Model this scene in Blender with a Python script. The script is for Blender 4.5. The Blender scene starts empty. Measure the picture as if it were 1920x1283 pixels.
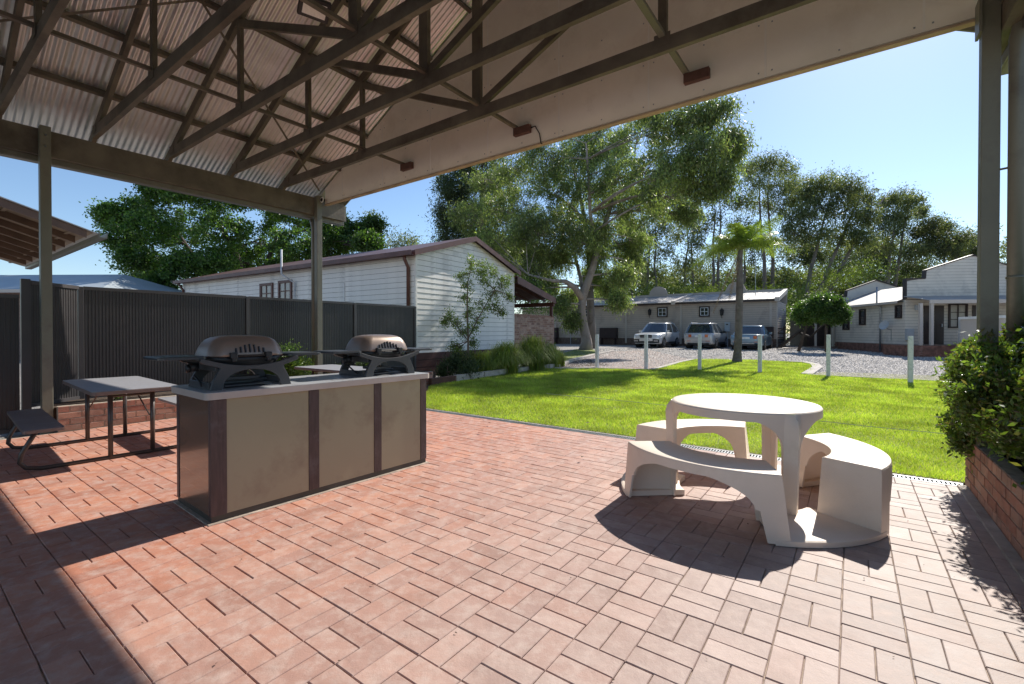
import bpy, bmesh, math, random
import numpy as np
from mathutils import Vector, Matrix
random.seed(7)
RNG = np.random.default_rng(11)
SC = bpy.context.scene
COL = SC.collection

# ---------------------------------------------------------------- camera, sky, sun, exposure
CAM_H = 1.338
cam_d = bpy.data.cameras.new('camera'); cam = bpy.data.objects.new('camera', cam_d); COL.objects.link(cam)
cam.location = (0, 0, CAM_H); cam.rotation_euler = (math.radians(89.5), 0, 0)
cam_d.sensor_width = 36.0; cam_d.lens = 36.0 * 870.8 / 1920.0
cam_d.shift_y = -11.0 / 1920.0
cam_d.clip_start = 0.05; cam_d.clip_end = 2000
SC.camera = cam
SUN_AZ, SUN_EL = math.radians(40.0), math.radians(38.8)     # azimuth from the view axis (+Y) towards +X
SUN_DIR = Vector((math.sin(SUN_AZ) * math.cos(SUN_EL), math.cos(SUN_AZ) * math.cos(SUN_EL), math.sin(SUN_EL)))
world = bpy.data.worlds.new('World'); SC.world = world; world.use_nodes = True
wn = world.node_tree.nodes; wl = world.node_tree.links
bg = wn['Background']; sky = wn.new('ShaderNodeTexSky'); sky.sky_type = 'NISHITA'
sky.sun_disc = False; sky.sun_elevation = SUN_EL; sky.sun_rotation = SUN_AZ
sky.air_density = 1.0; sky.dust_density = 0.25; sky.ozone_density = 3.6; sky.altitude = 100
wl.new(sky.outputs['Color'], bg.inputs['Color']); bg.inputs['Strength'].default_value = 0.095
sun_d = bpy.data.lights.new('sun', 'SUN'); sun_d.energy = 4.0; sun_d.angle = math.radians(0.5)
sun_d.color = (1.0, 0.94, 0.85)
sun = bpy.data.objects.new('sun', sun_d); COL.objects.link(sun)
sun.rotation_euler = (-SUN_DIR).to_track_quat('-Z', 'Y').to_euler()
SC.view_settings.view_transform = 'Standard'; SC.view_settings.look = 'None'
SC.view_settings.exposure = 0.80; SC.view_settings.gamma = 1.0; SC.view_settings.use_curve_mapping = False
SC.render.engine = 'CYCLES'
try:
    SC.cycles.max_bounces = 10; SC.cycles.diffuse_bounces = 6; SC.cycles.transparent_max_bounces = 16
except Exception: pass

# ---------------------------------------------------------------- frames
TH = 0.6313
ER = Vector((math.sin(TH), math.cos(TH), 0))        # along the shelter's ridge, away from the viewer
EL = Vector((math.cos(TH), -math.sin(TH), 0))       # across the shelter, to the right
RZ = -TH
def W(l, r, z=0.0): return Vector((l * EL.x + r * ER.x, l * EL.y + r * ER.y, z))
def ground(y):
    return 0.0 if y < 9 else (0.0145 * (y - 9) if y < 31 else 0.319)
def gp(px, py, z=None):
    """point of the ground seen at a pixel of the 1920 px photograph"""
    y = 10.0; zz = 0.0
    for _ in range(30):
        zz = ground(y) if z is None else z
        y = 870.8 * (CAM_H - zz) / max(py - 623.0, .5)
    return Vector(((px - 960) / 870.8 * y, y, zz))
def at(px, py, D): return Vector(((px - 960) / 870.8 * D, D, CAM_H + (623 - py) / 870.8 * D))
def on_line(px, py, p0, d):
    """where the sight line of a pixel meets the vertical plane through p0 along d: (distance along d, height)"""
    k = (px - 960) / 870.8
    s = (k * p0[1] - p0[0]) / (d[0] - k * d[1]); y = p0[1] + s * d[1]
    return s, CAM_H + (623 - py) / 870.8 * y

# ---------------------------------------------------------------- object helpers
def tag(o, label=None, cat=None, group=None, kind=None):
    if label: o['label'] = label
    if cat: o['category'] = cat
    if group: o['group'] = group
    if kind: o['kind'] = kind
    return o
def thing(name, loc, rz=0.0, label=None, cat=None, group=None):
    o = bpy.data.objects.new(name, None); COL.objects.link(o); o.location = loc; o.rotation_euler = (0, 0, rz)
    o.empty_display_size = 0.2
    return tag(o, label, cat, group)
def link(name, me, mats=None, parent=None, loc=(0, 0, 0), rot=(0, 0, 0), smooth=False, bevel=0.0):
    if mats is not None:
        for m in (mats if isinstance(mats, (list, tuple)) else [mats]): me.materials.append(m)
    o = bpy.data.objects.new(name, me); COL.objects.link(o)
    if parent is not None: o.parent = parent
    o.location = loc; o.rotation_euler = rot
    if smooth: me.polygons.foreach_set('use_smooth', [True] * len(me.polygons))
    if bevel:
        b = o.modifiers.new('bevel', 'BEVEL'); b.width = bevel; b.segments = 2; b.limit_method = 'ANGLE'; b.angle_limit = math.radians(40)
    return o
def inst(name, me, parent=None, loc=(0, 0, 0), rot=(0, 0, 0)):
    o = bpy.data.objects.new(name, me); COL.objects.link(o)
    if parent is not None: o.parent = parent
    o.location = loc; o.rotation_euler = rot
    return o
def dup(o, parent=None):
    c = o.copy(); COL.objects.link(c); c.parent = parent
    for ch in list(o.children): dup(ch, c)
    return c

class MB:
    def __init__(s): s.v = []; s.f = []; s.mi = []
    def add(s, vs, fs, m=0):
        n = len(s.v); s.v += [tuple(v) for v in vs]; s.f += [tuple(i + n for i in f) for f in fs]; s.mi += [m] * len(fs); return s
    def box(s, x0, x1, y0, y1, z0, z1, m=0):
        return s.add([(x0, y0, z0), (x1, y0, z0), (x1, y1, z0), (x0, y1, z0), (x0, y0, z1), (x1, y0, z1), (x1, y1, z1), (x0, y1, z1)],
                     [(0, 3, 2, 1), (4, 5, 6, 7), (0, 1, 5, 4), (1, 2, 6, 5), (2, 3, 7, 6), (3, 0, 4, 7)], m)
    def cbox(s, c, sx, sy, sz, m=0):
        return s.box(c[0] - sx / 2, c[0] + sx / 2, c[1] - sy / 2, c[1] + sy / 2, c[2] - sz / 2, c[2] + sz / 2, m)
    def bar(s, p0, p1, w, h, up=(0, 0, 1), m=0):
        """rectangular timber from p0 to p1 (centre line), w across, h along 'up'"""
        p0 = Vector(p0); p1 = Vector(p1); d = (p1 - p0).normalized(); up = Vector(up)
        x = d.cross(up)
        if x.length < 1e-4: x = d.cross(Vector((0, 1, 0)))
        x.normalize(); u = x.cross(d).normalized()
        vs = []
        for p in (p0, p1):
            for a, b in ((-1, -1), (1, -1), (1, 1), (-1, 1)): vs.append(p + x * (a * w / 2) + u * (b * h / 2))
        return s.add(vs, [(0, 1, 2, 3), (7, 6, 5, 4), (0, 4, 5, 1), (1, 5, 6, 2), (2, 6, 7, 3), (3, 7, 4, 0)], m)
    def tube(s, pts, r, n=8, m=0, cap=True):
        pts = [Vector(p) for p in pts]; rs = r if isinstance(r, (list, tuple)) else [r] * len(pts)
        base = len(s.v); prev = None
        for i, p in enumerate(pts):
            d = (pts[min(i + 1, len(pts) - 1)] - pts[max(i - 1, 0)]).normalized()
            if prev is None:
                x = d.cross(Vector((0, 0, 1)))
                if x.length < 1e-3: x = d.cross(Vector((0, 1, 0)))
            else: x = prev - d * prev.dot(d)
            x.normalize(); prev = x; y = d.cross(x)
            for k in range(n):
                a = 2 * math.pi * k / n; s.v.append(tuple(p + (x * math.cos(a) + y * math.sin(a)) * rs[i]))
        for i in range(len(pts) - 1):
            for k in range(n):
                a = base + i * n + k; b = base + i * n + (k + 1) % n
                s.f.append((a, b, b + n, a + n)); s.mi.append(m)
        if cap:
            s.f.append(tuple(base + k for k in reversed(range(n)))); s.mi.append(m)
            s.f.append(tuple(base + (len(pts) - 1) * n + k for k in range(n))); s.mi.append(m)
        return s
    def prism(s, poly, y0, y1, axis='y', m=0):
        """polygon given in the two other axes, extruded between y0 and y1"""
        n = len(poly)
        def P(a, b, t): return {'y': (a, t, b), 'x': (t, a, b), 'z': (a, b, t)}[axis]
        vs = [P(a, b, y0) for a, b in poly] + [P(a, b, y1) for a, b in poly]
        fs = [tuple(range(n)), tuple(reversed(range(n, 2 * n)))] + [(i, i + n, (i + 1) % n + n, (i + 1) % n) for i in range(n)]
        return s.add(vs, fs, m)
    def lathe(s, prof, n=24, c=(0, 0, 0), m=0):
        base = len(s.v)
        for r, z in prof:
            for k in range(n):
                a = 2 * math.pi * k / n; s.v.append((c[0] + r * math.cos(a), c[1] + r * math.sin(a), c[2] + z))
        for i in range(len(prof) - 1):
            for k in range(n):
                a = base + i * n + k; b = base + i * n + (k + 1) % n
                s.f.append((a, b, b + n, a + n)); s.mi.append(m)
        return s
    def mesh(s, name='mesh'):
        me = bpy.data.meshes.new(name); me.from_pydata([tuple(v) for v in s.v], [], s.f)
        if any(s.mi): me.polygons.foreach_set('material_index', s.mi)
        bm = bmesh.new(); bm.from_mesh(me); bmesh.ops.recalc_face_normals(bm, faces=bm.faces); bm.to_mesh(me); bm.free()
        me.update(); return me
    def build(s, name, mats, parent=None, loc=(0, 0, 0), rot=(0, 0, 0), smooth=False, bevel=0.0):
        return link(name, s.mesh(name), mats, parent, loc, rot, smooth, bevel)

def mesh_np(name, V, F):
    """fast mesh from arrays; F is (n,3) or (n,4)"""
    me = bpy.data.meshes.new(name); n, k = F.shape
    me.vertices.add(len(V)); me.vertices.foreach_set('co', np.ascontiguousarray(V, dtype=np.float32).ravel())
    me.loops.add(n * k); me.loops.foreach_set('vertex_index', np.ascontiguousarray(F, dtype=np.int32).ravel())
    me.polygons.add(n); me.polygons.foreach_set('loop_start', np.arange(0, n * k, k, dtype=np.int32))
    me.update(calc_edges=True); return me

# ---------------------------------------------------------------- materials
def srgb(r, g, b):
    f = lambda c: (c / 255 / 12.92) if c / 255 <= .04045 else ((c / 255 + .055) / 1.055) ** 2.4
    return (f(r), f(g), f(b))
def ramp(nt, fac, cols, pos=None):
    r = nt.nodes.new('ShaderNodeValToRGB'); e = r.color_ramp.elements
    n = len(cols); pos = pos or [i / (n - 1) for i in range(n)]
    while len(e) < n: e.new(0.5)
    for i in range(n): e[i].position = pos[i]; e[i].color = (*cols[i], 1)
    nt.links.new(fac, r.inputs[0]); return r.outputs[0]
def noise(nt, scale, detail=4, rough=.55, coord='Object', stretch=None, dist=0.0):
    tc = nt.nodes.new('ShaderNodeTexCoord'); v = tc.outputs[coord] if coord != 'World' else nt.nodes.new('ShaderNodeNewGeometry').outputs['Position']
    if stretch:
        mp = nt.nodes.new('ShaderNodeMapping'); mp.inputs['Scale'].default_value = stretch; nt.links.new(v, mp.inputs[0]); v = mp.outputs[0]
    n = nt.nodes.new('ShaderNodeTexNoise'); n.inputs['Scale'].default_value = scale; n.inputs['Detail'].default_value = detail
    n.inputs['Roughness'].default_value = rough; n.inputs['Distortion'].default_value = dist
    nt.links.new(v, n.inputs['Vector']); return n.outputs['Fac']
def mixc(nt, fac, a, b, mode='MIX'):
    m = nt.nodes.new('ShaderNodeMix'); m.data_type = 'RGBA'; m.blend_type = mode
    for s, v in ((0, fac), (6, a), (7, b)):
        if isinstance(v, (int, float)): m.inputs[s].default_value = v
        elif isinstance(v, tuple): m.inputs[s].default_value = (*v, 1)
        else: nt.links.new(v, m.inputs[s])
    return m.outputs[2]
def math_n(nt, op, a, b=0.0):
    m = nt.nodes.new('ShaderNodeMath'); m.operation = op
    for i, v in enumerate((a, b)):
        if isinstance(v, (int, float)): m.inputs[i].default_value = v
        else: nt.links.new(v, m.inputs[i])
    return m.outputs[0]
def mat(name, col, rough=.6, metal=0.0, var=.25, vscale=6.0, bump=0.0, bscale=60.0, spec=.5, per=0.0, coord='Object', stretch=None, coat=0.0, dirt=None, dscale=2.0, rvar=0.0):
    """painted or natural surface: base colour broken up by noise, optional per-object tint, dirt and fine relief"""
    m = bpy.data.materials.new(name); m.use_nodes = True; nt = m.node_tree; p = nt.nodes['Principled BSDF']
    lo = tuple(c * (1 - var) for c in col); hi = tuple(min(1, c * (1 + var)) for c in col)
    f = noise(nt, vscale, 5, .6, coord, stretch)
    c = ramp(nt, f, [lo, hi], [.3, .7])
    if dirt:
        d = noise(nt, dscale, 6, .7, coord)
        c = mixc(nt, ramp(nt, d, [(0, 0, 0), (1, 1, 1)], [.52, .72]), c, dirt)
    if per:
        oi = nt.nodes.new('ShaderNodeObjectInfo'); k = math_n(nt, 'ADD', math_n(nt, 'MULTIPLY', oi.outputs['Random'], per * 2), 1 - per)
        hs = nt.nodes.new('ShaderNodeHueSaturation'); nt.links.new(k, hs.inputs['Value']); nt.links.new(c, hs.inputs['Color']); c = hs.outputs[0]
    nt.links.new(c, p.inputs['Base Color'])
    p.inputs['Roughness'].default_value = rough; p.inputs['Metallic'].default_value = metal
    p.inputs['Specular IOR Level'].default_value = spec; p.inputs['Coat Weight'].default_value = coat
    if rvar:
        rr = noise(nt, vscale * 2.3, 4, .6, coord)
        nt.links.new(math_n(nt, 'ADD', math_n(nt, 'MULTIPLY', rr, rvar), rough - rvar / 2), p.inputs['Roughness'])
    if bump:
        b = nt.nodes.new('ShaderNodeBump'); b.inputs['Strength'].default_value = 1.0; b.inputs['Distance'].default_value = bump
        nt.links.new(noise(nt, bscale, 5, .6, coord, stretch), b.inputs['Height']); nt.links.new(b.outputs[0], p.inputs['Normal'])
    return m
def leaf_mat(name, cols, trans=.35, rough=.5, big=.35, transcol=None):
    m = bpy.data.materials.new(name); m.use_nodes = True; nt = m.node_tree; p = nt.nodes['Principled BSDF']
    g = nt.nodes.new('ShaderNodeNewGeometry')
    c = ramp(nt, g.outputs['Random Per Island'], cols)
    n = noise(nt, big, 2, .5, 'World')
    hs = nt.nodes.new('ShaderNodeHueSaturation'); nt.links.new(c, hs.inputs['Color'])
    nt.links.new(math_n(nt, 'ADD', math_n(nt, 'MULTIPLY', n, 1.9), .08), hs.inputs['Value']); c = hs.outputs[0]
    nt.links.new(c, p.inputs['Base Color']); p.inputs['Roughness'].default_value = rough
    p.inputs['Specular IOR Level'].default_value = .45
    t = nt.nodes.new('ShaderNodeBsdfTranslucent')
    tc = mixc(nt, 1.0, c, transcol or (1.9, 1.9, .9), 'MULTIPLY'); nt.links.new(tc, t.inputs['Color'])
    mx = nt.nodes.new('ShaderNodeMixShader'); mx.inputs[0].default_value = trans
    nt.links.new(p.outputs[0], mx.inputs[1]); nt.links.new(t.outputs[0], mx.inputs[2])
    nt.links.new(mx.outputs[0], nt.nodes['Material Output'].inputs['Surface']); return m
def glass_mat(name, col=(.03, .035, .04), rough=.06):
    return mat(name, col, rough, 0, .3, 2.0, spec=.9)
# ---------------------------------------------------------------- ground, drive, lawn
def poly_sheet(name, pts, off, m, kind='structure', parent=None):
    """flat-lying sheet following the ground: polygon cut where the ground's slope changes"""
    bm = bmesh.new(); vs = [bm.verts.new((p[0], p[1], 0)) for p in pts]; bm.faces.new(vs)
    for yc in (9.0, 31.0):
        bmesh.ops.bisect_plane(bm, geom=bm.verts[:] + bm.edges[:] + bm.faces[:], plane_co=(0, yc, 0), plane_no=(0, 1, 0))
    bmesh.ops.triangulate(bm, faces=bm.faces)
    for v in bm.verts: v.co.z = ground(v.co.y) + off
    bmesh.ops.recalc_face_normals(bm, faces=bm.faces)
    for f in bm.faces:
        if f.normal.z < 0: f.normal_flip()
    me = bpy.data.meshes.new(name); bm.to_mesh(me); bm.free()
    o = link(name, me, m, parent); return tag(o, kind=kind)

def gravel_material():
    m = bpy.data.materials.new('gravel'); m.use_nodes = True; nt = m.node_tree; p = nt.nodes['Principled BSDF']
    f = noise(nt, 16, 8, .85, 'World'); c = ramp(nt, f, [(.13, .13, .13), (.33, .32, .31), (.60, .58, .56)], [.36, .5, .66])
    f2 = noise(nt, .35, 4, .6, 'World'); c = mixc(nt, .8, c, ramp(nt, f2, [(.75, .72, .70), (1.15, 1.08, 1.0)], [.4, .62]), 'MULTIPLY')
    nt.links.new(c, p.inputs['Base Color']); p.inputs['Roughness'].default_value = .9
    b = nt.nodes.new('ShaderNodeBump'); b.inputs['Distance'].default_value = .05
    nt.links.new(noise(nt, 22, 6, .7, 'World'), b.inputs['Height']); nt.links.new(b.outputs[0], p.inputs['Normal']); return m
M_gravel = gravel_material()
M_redgravel = mat('red_gravel', (.33, .25, .215), .9, 0, .7, 18, .03, 26, coord='World', dirt=(.15, .10, .08), dscale=2)
M_lawn = mat('lawn_soil', (.20, .25, .04), .9, 0, .45, 9, .02, 60, coord='World', dirt=(.30, .28, .09), dscale=1.2)
M_verge = mat('thin_grass', (.20, .20, .08), .9, 0, .6, 14, .02, 60, coord='World', dirt=(.3, .27, .22), dscale=3)
M_conc = mat('concrete', (.44, .40, .36), .85, 0, .25, 5, .004, 80, dirt=(.25, .21, .18), dscale=3)
M_mulch = mat('garden_soil', (.07, .045, .03), .95, 0, .5, 20, .03, 40, coord='World')

bm_pts = []
ys = [-30, -4, 9, 31, 60, 120, 420]; xs = [-400, -60, -20, 20, 60, 400]
V = [(x, y, ground(max(y, 0)) - .03) for y in ys for x in xs]; nx = len(xs)
F = [(j * nx + i, j * nx + i + 1, (j + 1) * nx + i + 1, (j + 1) * nx + i) for j in range(len(ys) - 1) for i in range(nx - 1)]
me = bpy.data.meshes.new('ground'); me.from_pydata(V, [], F); tag(link('ground', me, M_gravel), kind='structure')

DRAIN_R = 5.58
lawn_px = [(1030, 692), (1075, 693), (1119, 692), (1180, 693.5), (1224, 694), (1248, 688), (1299, 675), (1345, 674), (1420, 676), (1500, 679.5), (1528, 684), (1533, 690), (1513, 702.5),
           (1600, 708), (1700, 713), (1790, 717.5), (1900, 724), (2100, 737)]
lawn_pts = [gp(*q) for q in lawn_px] + [W(4.5, DRAIN_R + .115), W(-6.25, DRAIN_R + .115), gp(806, 724), gp(850, 717), gp(905, 709), gp(965, 699), gp(1000, 695)]
poly_sheet('lawn', lawn_pts, .0, M_lawn)
poly_sheet('lawn', [gp(*q) for q in [(1050, 678), (1058, 662), (1080, 655), (1112, 655.5), (1123, 660), (1112, 667), (1075, 675)]], .0, M_lawn)
poly_sheet('verge', [gp(*q) for q in [(1514, 704), (1540, 697), (1620, 699), (1790, 705), (1900, 710), (2050, 716), (2050, 732), (1900, 723), (1790, 716.5), (1700, 712), (1600, 707)]], -.012, M_verge)
poly_sheet('driveway', [gp(*q) for q in [(1040, 690), (1112, 668), (1150, 659), (1215, 656), (1240, 661), (1297, 674), (1247, 688), (1224, 693), (1119, 690)]], -.014, M_redgravel)
poly_sheet('garden_bed', [gp(806, 722), gp(905, 706), gp(1000, 691), gp(1040, 686), gp(1062, 662), gp(1040, 655), W(-7.2, 16), W(-9.45, 12), W(-9.45, 8.5), W(-8.4, 5.6), W(-6.3, 5.7)], -.01, M_mulch)

# edging stones of concrete along the lawn and the beds: each length a thing of its own
def edging(pts, w, h, label, cat='edging', group='concrete edging of the lawn'):
    mb = MB(); n = len(pts); L = []
    for i, p in enumerate(pts):
        d = (pts[min(i + 1, n - 1)] - pts[max(i - 1, 0)]); d.z = 0; d.normalize(); q = Vector((-d.y, d.x, 0)) * (w / 2)
        z = ground(p.y)
        L.append([(p + q).xy[:] + (z - .03,), (p + q).xy[:] + (z + h,), (p - q).xy[:] + (z + h,), (p - q).xy[:] + (z - .03,)])
    vs = [v for s in L for v in s]; fs = [(0, 1, 2, 3), tuple(4 * n - 1 - i for i in range(4))]
    for i in range(n - 1):
        for k in range(3): fs.append((4 * i + k, 4 * i + k + 1, 4 * i + 5 + k, 4 * i + 4 + k))
    mb.add(vs, fs); return tag(mb.build('concrete_edging', M_conc, bevel=.01), label, cat, group)
edging([gp(*q) for q in [(1222, 693.5), (1247, 688), (1272, 680.5), (1299, 674.5)]], .17, .035, 'pale concrete edging slanting between the red gravel and the far lawn')
edging([gp(*q) for q in [(1480, 679), (1510, 680.5), (1528, 684), (1533, 690), (1513, 703)]], .3, .04, 'pale curved concrete edging rounding the corner of the lawn by the driveway')
edging([gp(*q) for q in [(1514, 703.5), (1600, 708), (1700, 713), (1790, 717), (1900, 723), (2000, 730)]], .09, .03, 'thin straight concrete strip between lawn and thin grass verge')
edging([gp(*q) for q in [(1040, 689), (1075, 676), (1112, 667), (1150, 659)]], .2, .07, 'weathered concrete edging curving between red gravel and the tree lawn')
edging([gp(*q) for q in [(1040, 690.5), (1119, 691), (1180, 693), (1222, 693.8)]], .08, .03, 'thin concrete strip behind the leftmost white posts')
edging([gp(*q) for q in [(1462, 655.5), (1475, 653.5), (1510, 653), (1535, 654)]], .3, .06, 'pale concrete slab edge beside the long building corner')

# ---------------------------------------------------------------- patio of basket-weave pavers
def paver_material():
    m = bpy.data.materials.new('clay_paver'); m.use_nodes = True; nt = m.node_tree; p = nt.nodes['Principled BSDF']
    g = nt.nodes.new('ShaderNodeNewGeometry'); oi = nt.nodes.new('ShaderNodeObjectInfo')
    sep = nt.nodes.new('ShaderNodeSeparateXYZ'); nt.links.new(g.outputs['Position'], sep.inputs[0])
    # red pavers on the left blend to paler ones on the right
    dx = math_n(nt, 'SUBTRACT', math_n(nt, 'MULTIPLY', sep.outputs[0], EL.x), math_n(nt, 'MULTIPLY', sep.outputs[1], -EL.y))
    n1 = noise(nt, .9, 4, .6, 'World')
    side = math_n(nt, 'ADD', math_n(nt, 'MULTIPLY', math_n(nt, 'ADD', dx, 3.6), .26), math_n(nt, 'MULTIPLY', math_n(nt, 'SUBTRACT', n1, .5), .5))
    rnd = math_n(nt, 'FRACT', math_n(nt, 'ADD', math_n(nt, 'MULTIPLY', oi.outputs['Random'], 7.31), g.outputs['Random Per Island']))
    red = ramp(nt, rnd, [(.39, .165, .11), (.47, .205, .135), (.43, .20, .145), (.53, .24, .155), (.45, .18, .11)])
    pale = ramp(nt, rnd, [(.31, .25, .23), (.40, .335, .31), (.35, .28, .255), (.45, .385, .36), (.39, .30, .27)])
    c = mixc(nt, math_n(nt, 'MINIMUM', math_n(nt, 'MAXIMUM', side, 0.0), 1.0), red, pale)
    n2 = noise(nt, 11, 6, .7, 'World'); c = mixc(nt, ramp(nt, n2, [(0, 0, 0), (.6, .6, .6)], [.45, .68]), c, (.55, .44, .39))
    n3 = noise(nt, 3.1, 5, .65, 'World'); c = mixc(nt, ramp(nt, n3, [(.28, .28, .28), (0, 0, 0)], [.32, .5]), c, (.22, .13, .10))
    sp = noise(nt, 210, 3, .6, 'World'); k = math_n(nt, 'MULTIPLY', ramp(nt, sp, [(0, 0, 0), (1, 1, 1)], [.68, .74]), ramp(nt, noise(nt, 6, 3, .6, 'World'), [(0, 0, 0), (1, 1, 1)], [.4, .6]))
    c = mixc(nt, math_n(nt, 'MULTIPLY', k, .8), c, (.08, .05, .04))
    nt.links.new(c, p.inputs['Base Color'])
    nt.links.new(math_n(nt, 'ADD', math_n(nt, 'MULTIPLY', n2, .25), .54), p.inputs['Roughness'])
    p.inputs['Specular IOR Level'].default_value = .5
    b = nt.nodes.new('ShaderNodeBump'); b.inputs['Distance'].default_value = .0012; nt.links.new(noise(nt, 130, 5, .65, 'World'), b.inputs['Height'])
    b2 = nt.nodes.new('ShaderNodeBump'); b2.inputs['Distance'].default_value = .004; nt.links.new(noise(nt, 14, 3, .5, 'World'), b2.inputs['Height']); nt.links.new(b.outputs[0], b2.inputs['Normal'])
    nt.links.new(b2.outputs[0], p.inputs['Normal']); return m
M_paver = paver_material()
M_sand = mat('joint_sand', (.42, .34, .275), .95, 0, .45, 12, .003, 200, coord='World', dirt=(.10, .075, .055), dscale=1.5)
mb = MB(); mb.box(-8.62, .80, -3.5, DRAIN_R - .06, -.05, -.0095)
patio = mb.build('patio', M_sand, rot=(0, 0, RZ)); tag(patio, kind='structure')
CELL = .235
def paver_verts(cl, cr, L, Wd, ang, dz, tx, ty, top=0.0):
    """chamfered block: ring at the bottom, ring under the chamfer, ring on top"""
    out = []
    for (hx, hy, z) in ((L / 2, Wd / 2, -.03), (L / 2, Wd / 2, -.0035), (L / 2 - .0032, Wd / 2 - .0032, 0.0)):
        for sx, sy in ((-1, -1), (1, -1), (1, 1), (-1, 1)):
            x = sx * hx; y = sy * hy
            out.append((cl + x * math.cos(ang) - y * math.sin(ang), cr + x * math.sin(ang) + y * math.cos(ang), z + dz + top + x * tx + y * ty))
    return out
PF = [(8, 9, 10, 11)] + [(k, (k + 1) % 4, 4 + (k + 1) % 4, 4 + k) for k in range(4)] + [(4 + k, 4 + (k + 1) % 4, 8 + (k + 1) % 4, 8 + k) for k in range(4)]
pv_meshes = []
for L, Wd in ((.2318, .1140), (.2308, .1146), (.2322, .1136), (.2302, .1142)):
    me = bpy.data.meshes.new('paver'); me.from_pydata(paver_verts(0, 0, L, Wd, 0, 0, 0, 0), [], PF); me.materials.append(M_paver); pv_meshes.append(me)
pav = []
for m_ in range(-40, 12):
    for k_ in range(-16, 26):
        l0 = (m_ - 3.135) * CELL; r0 = (-k_ + 10.6) * CELL       # r0 is the far edge of cell k..k+1
        for h in (0, 1):
            if (m_ + k_) % 2 == 0: cl, cr, a = l0 + CELL / 2, r0 - CELL / 2 + (h - .5) * CELL / 2, 0.0
            else: cl, cr, a = l0 + CELL / 2 + (h - .5) * CELL / 2, r0 - CELL / 2, math.pi / 2
            ex, ey = (.115, .057) if a == 0 else (.057, .115)
            if cl - ex < -8.55 or cl + ex > .80 or cr - ey < -3.4 or cr + ey > DRAIN_R - .055: 
                if cr - ey < DRAIN_R - .1 and cr + ey > DRAIN_R - .055 and -8.55 < cl - ex and cl + ex < .80: pav.append((cl, cr, a, True))
                elif cl + ex > .80 and cl - ex < .77 and -3.4 < cr - ey and cr + ey < DRAIN_R - .06: pav.append((cl, cr, a, 'side'))
                continue
            pav.append((cl, cr, a, False))
def seen(cl, cr):
    w = W(cl, cr)
    if w.y < .5: return None
    px = 960 + 870.8 * w.x / w.y; py = 623 + 870.8 * CAM_H / w.y
    if px < -60 or px > 1980 or py > 1340: return None
    if -4.3 < cl < -3.6 and 1.36 < cr < 3.4: return None      # under the counter
    return w.length
whole = [q for q in pav if q[3] is False]
vis = sorted([(seen(q[0], q[1]), q) for q in whole if seen(q[0], q[1])], key=lambda t: t[0])[:298]
near = set((q[0], q[1]) for _, q in vis)
rs = random.Random(3)
for _, (cl, cr, a, _c) in vis:
    inst('paver', pv_meshes[rs.randrange(4)], patio, (cl + rs.gauss(0, .0007), cr + rs.gauss(0, .0007), rs.gauss(0, .0006)),
         (rs.gauss(0, .0025), rs.gauss(0, .0025), a + rs.gauss(0, .0035) + (math.pi if rs.random() < .5 else 0)))
vs = []; fs = []
for q in pav:
    if (q[0], q[1]) in near: continue
    cl, cr, a, cut = q; L, Wd = .2315, .1140
    if cut is True:
        ex, ey = (.115, .057) if a == 0 else (.057, .115); lo = cr - ey; hi = DRAIN_R - .06; cr = (lo + hi) / 2
        if a == 0: Wd = hi - lo
        else: L = hi - lo
    elif cut == 'side':
        ex = .115 if a == 0 else .057; lo = cl - ex; hi = .797; cl = (lo + hi) / 2
        if a == 0: L = hi - lo
        else: Wd = hi - lo
    n = len(vs); vs += paver_verts(cl + rs.gauss(0, .0007), cr + rs.gauss(0, .0007), L, Wd, a + rs.gauss(0, .003), rs.gauss(0, .0006), rs.gauss(0, .003), rs.gauss(0, .003))
    fs += [tuple(i + n for i in f) for f in PF]
me = bpy.data.meshes.new('paving'); me.from_pydata(vs, [], fs); tag(link('paver', me, M_paver, patio), kind='stuff')

# drain channel between patio and lawn
M_galv = mat('galvanised_grate', (.36, .38, .40), .4, .8, .3, 8, .0, dirt=(.16, .14, .12))
M_dark = mat('dark_void', (.012, .012, .012), .9)
dr = thing('drain_channel', W(-2.7, DRAIN_R), RZ, 'narrow metal grated drain channel between the brick paving and the lawn', 'drain')
mb = MB(); mb.box(-3.7, 3.5, -.058, -.045, -.06, .003); mb.box(-3.7, 3.5, .045, .058, -.06, .003); mb.build('frame', M_galv, dr)
mb = MB(); mb.box(-3.69, 3.49, -.044, .044, -.058, -.04); mb.build('channel_bed', M_dark, dr)
mb = MB(); x = -3.69
while x < 3.48: mb.box(x, x + .013, -.0445, .0445, -.012, .001); x += .03
tag(mb.build('grate_bar', M_galv, dr), kind='stuff')
mb = MB(); mb.box(-3.7, 3.5, .06, .11, -.05, -.002); mb.build('concrete_haunch', M_conc, dr)

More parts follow.
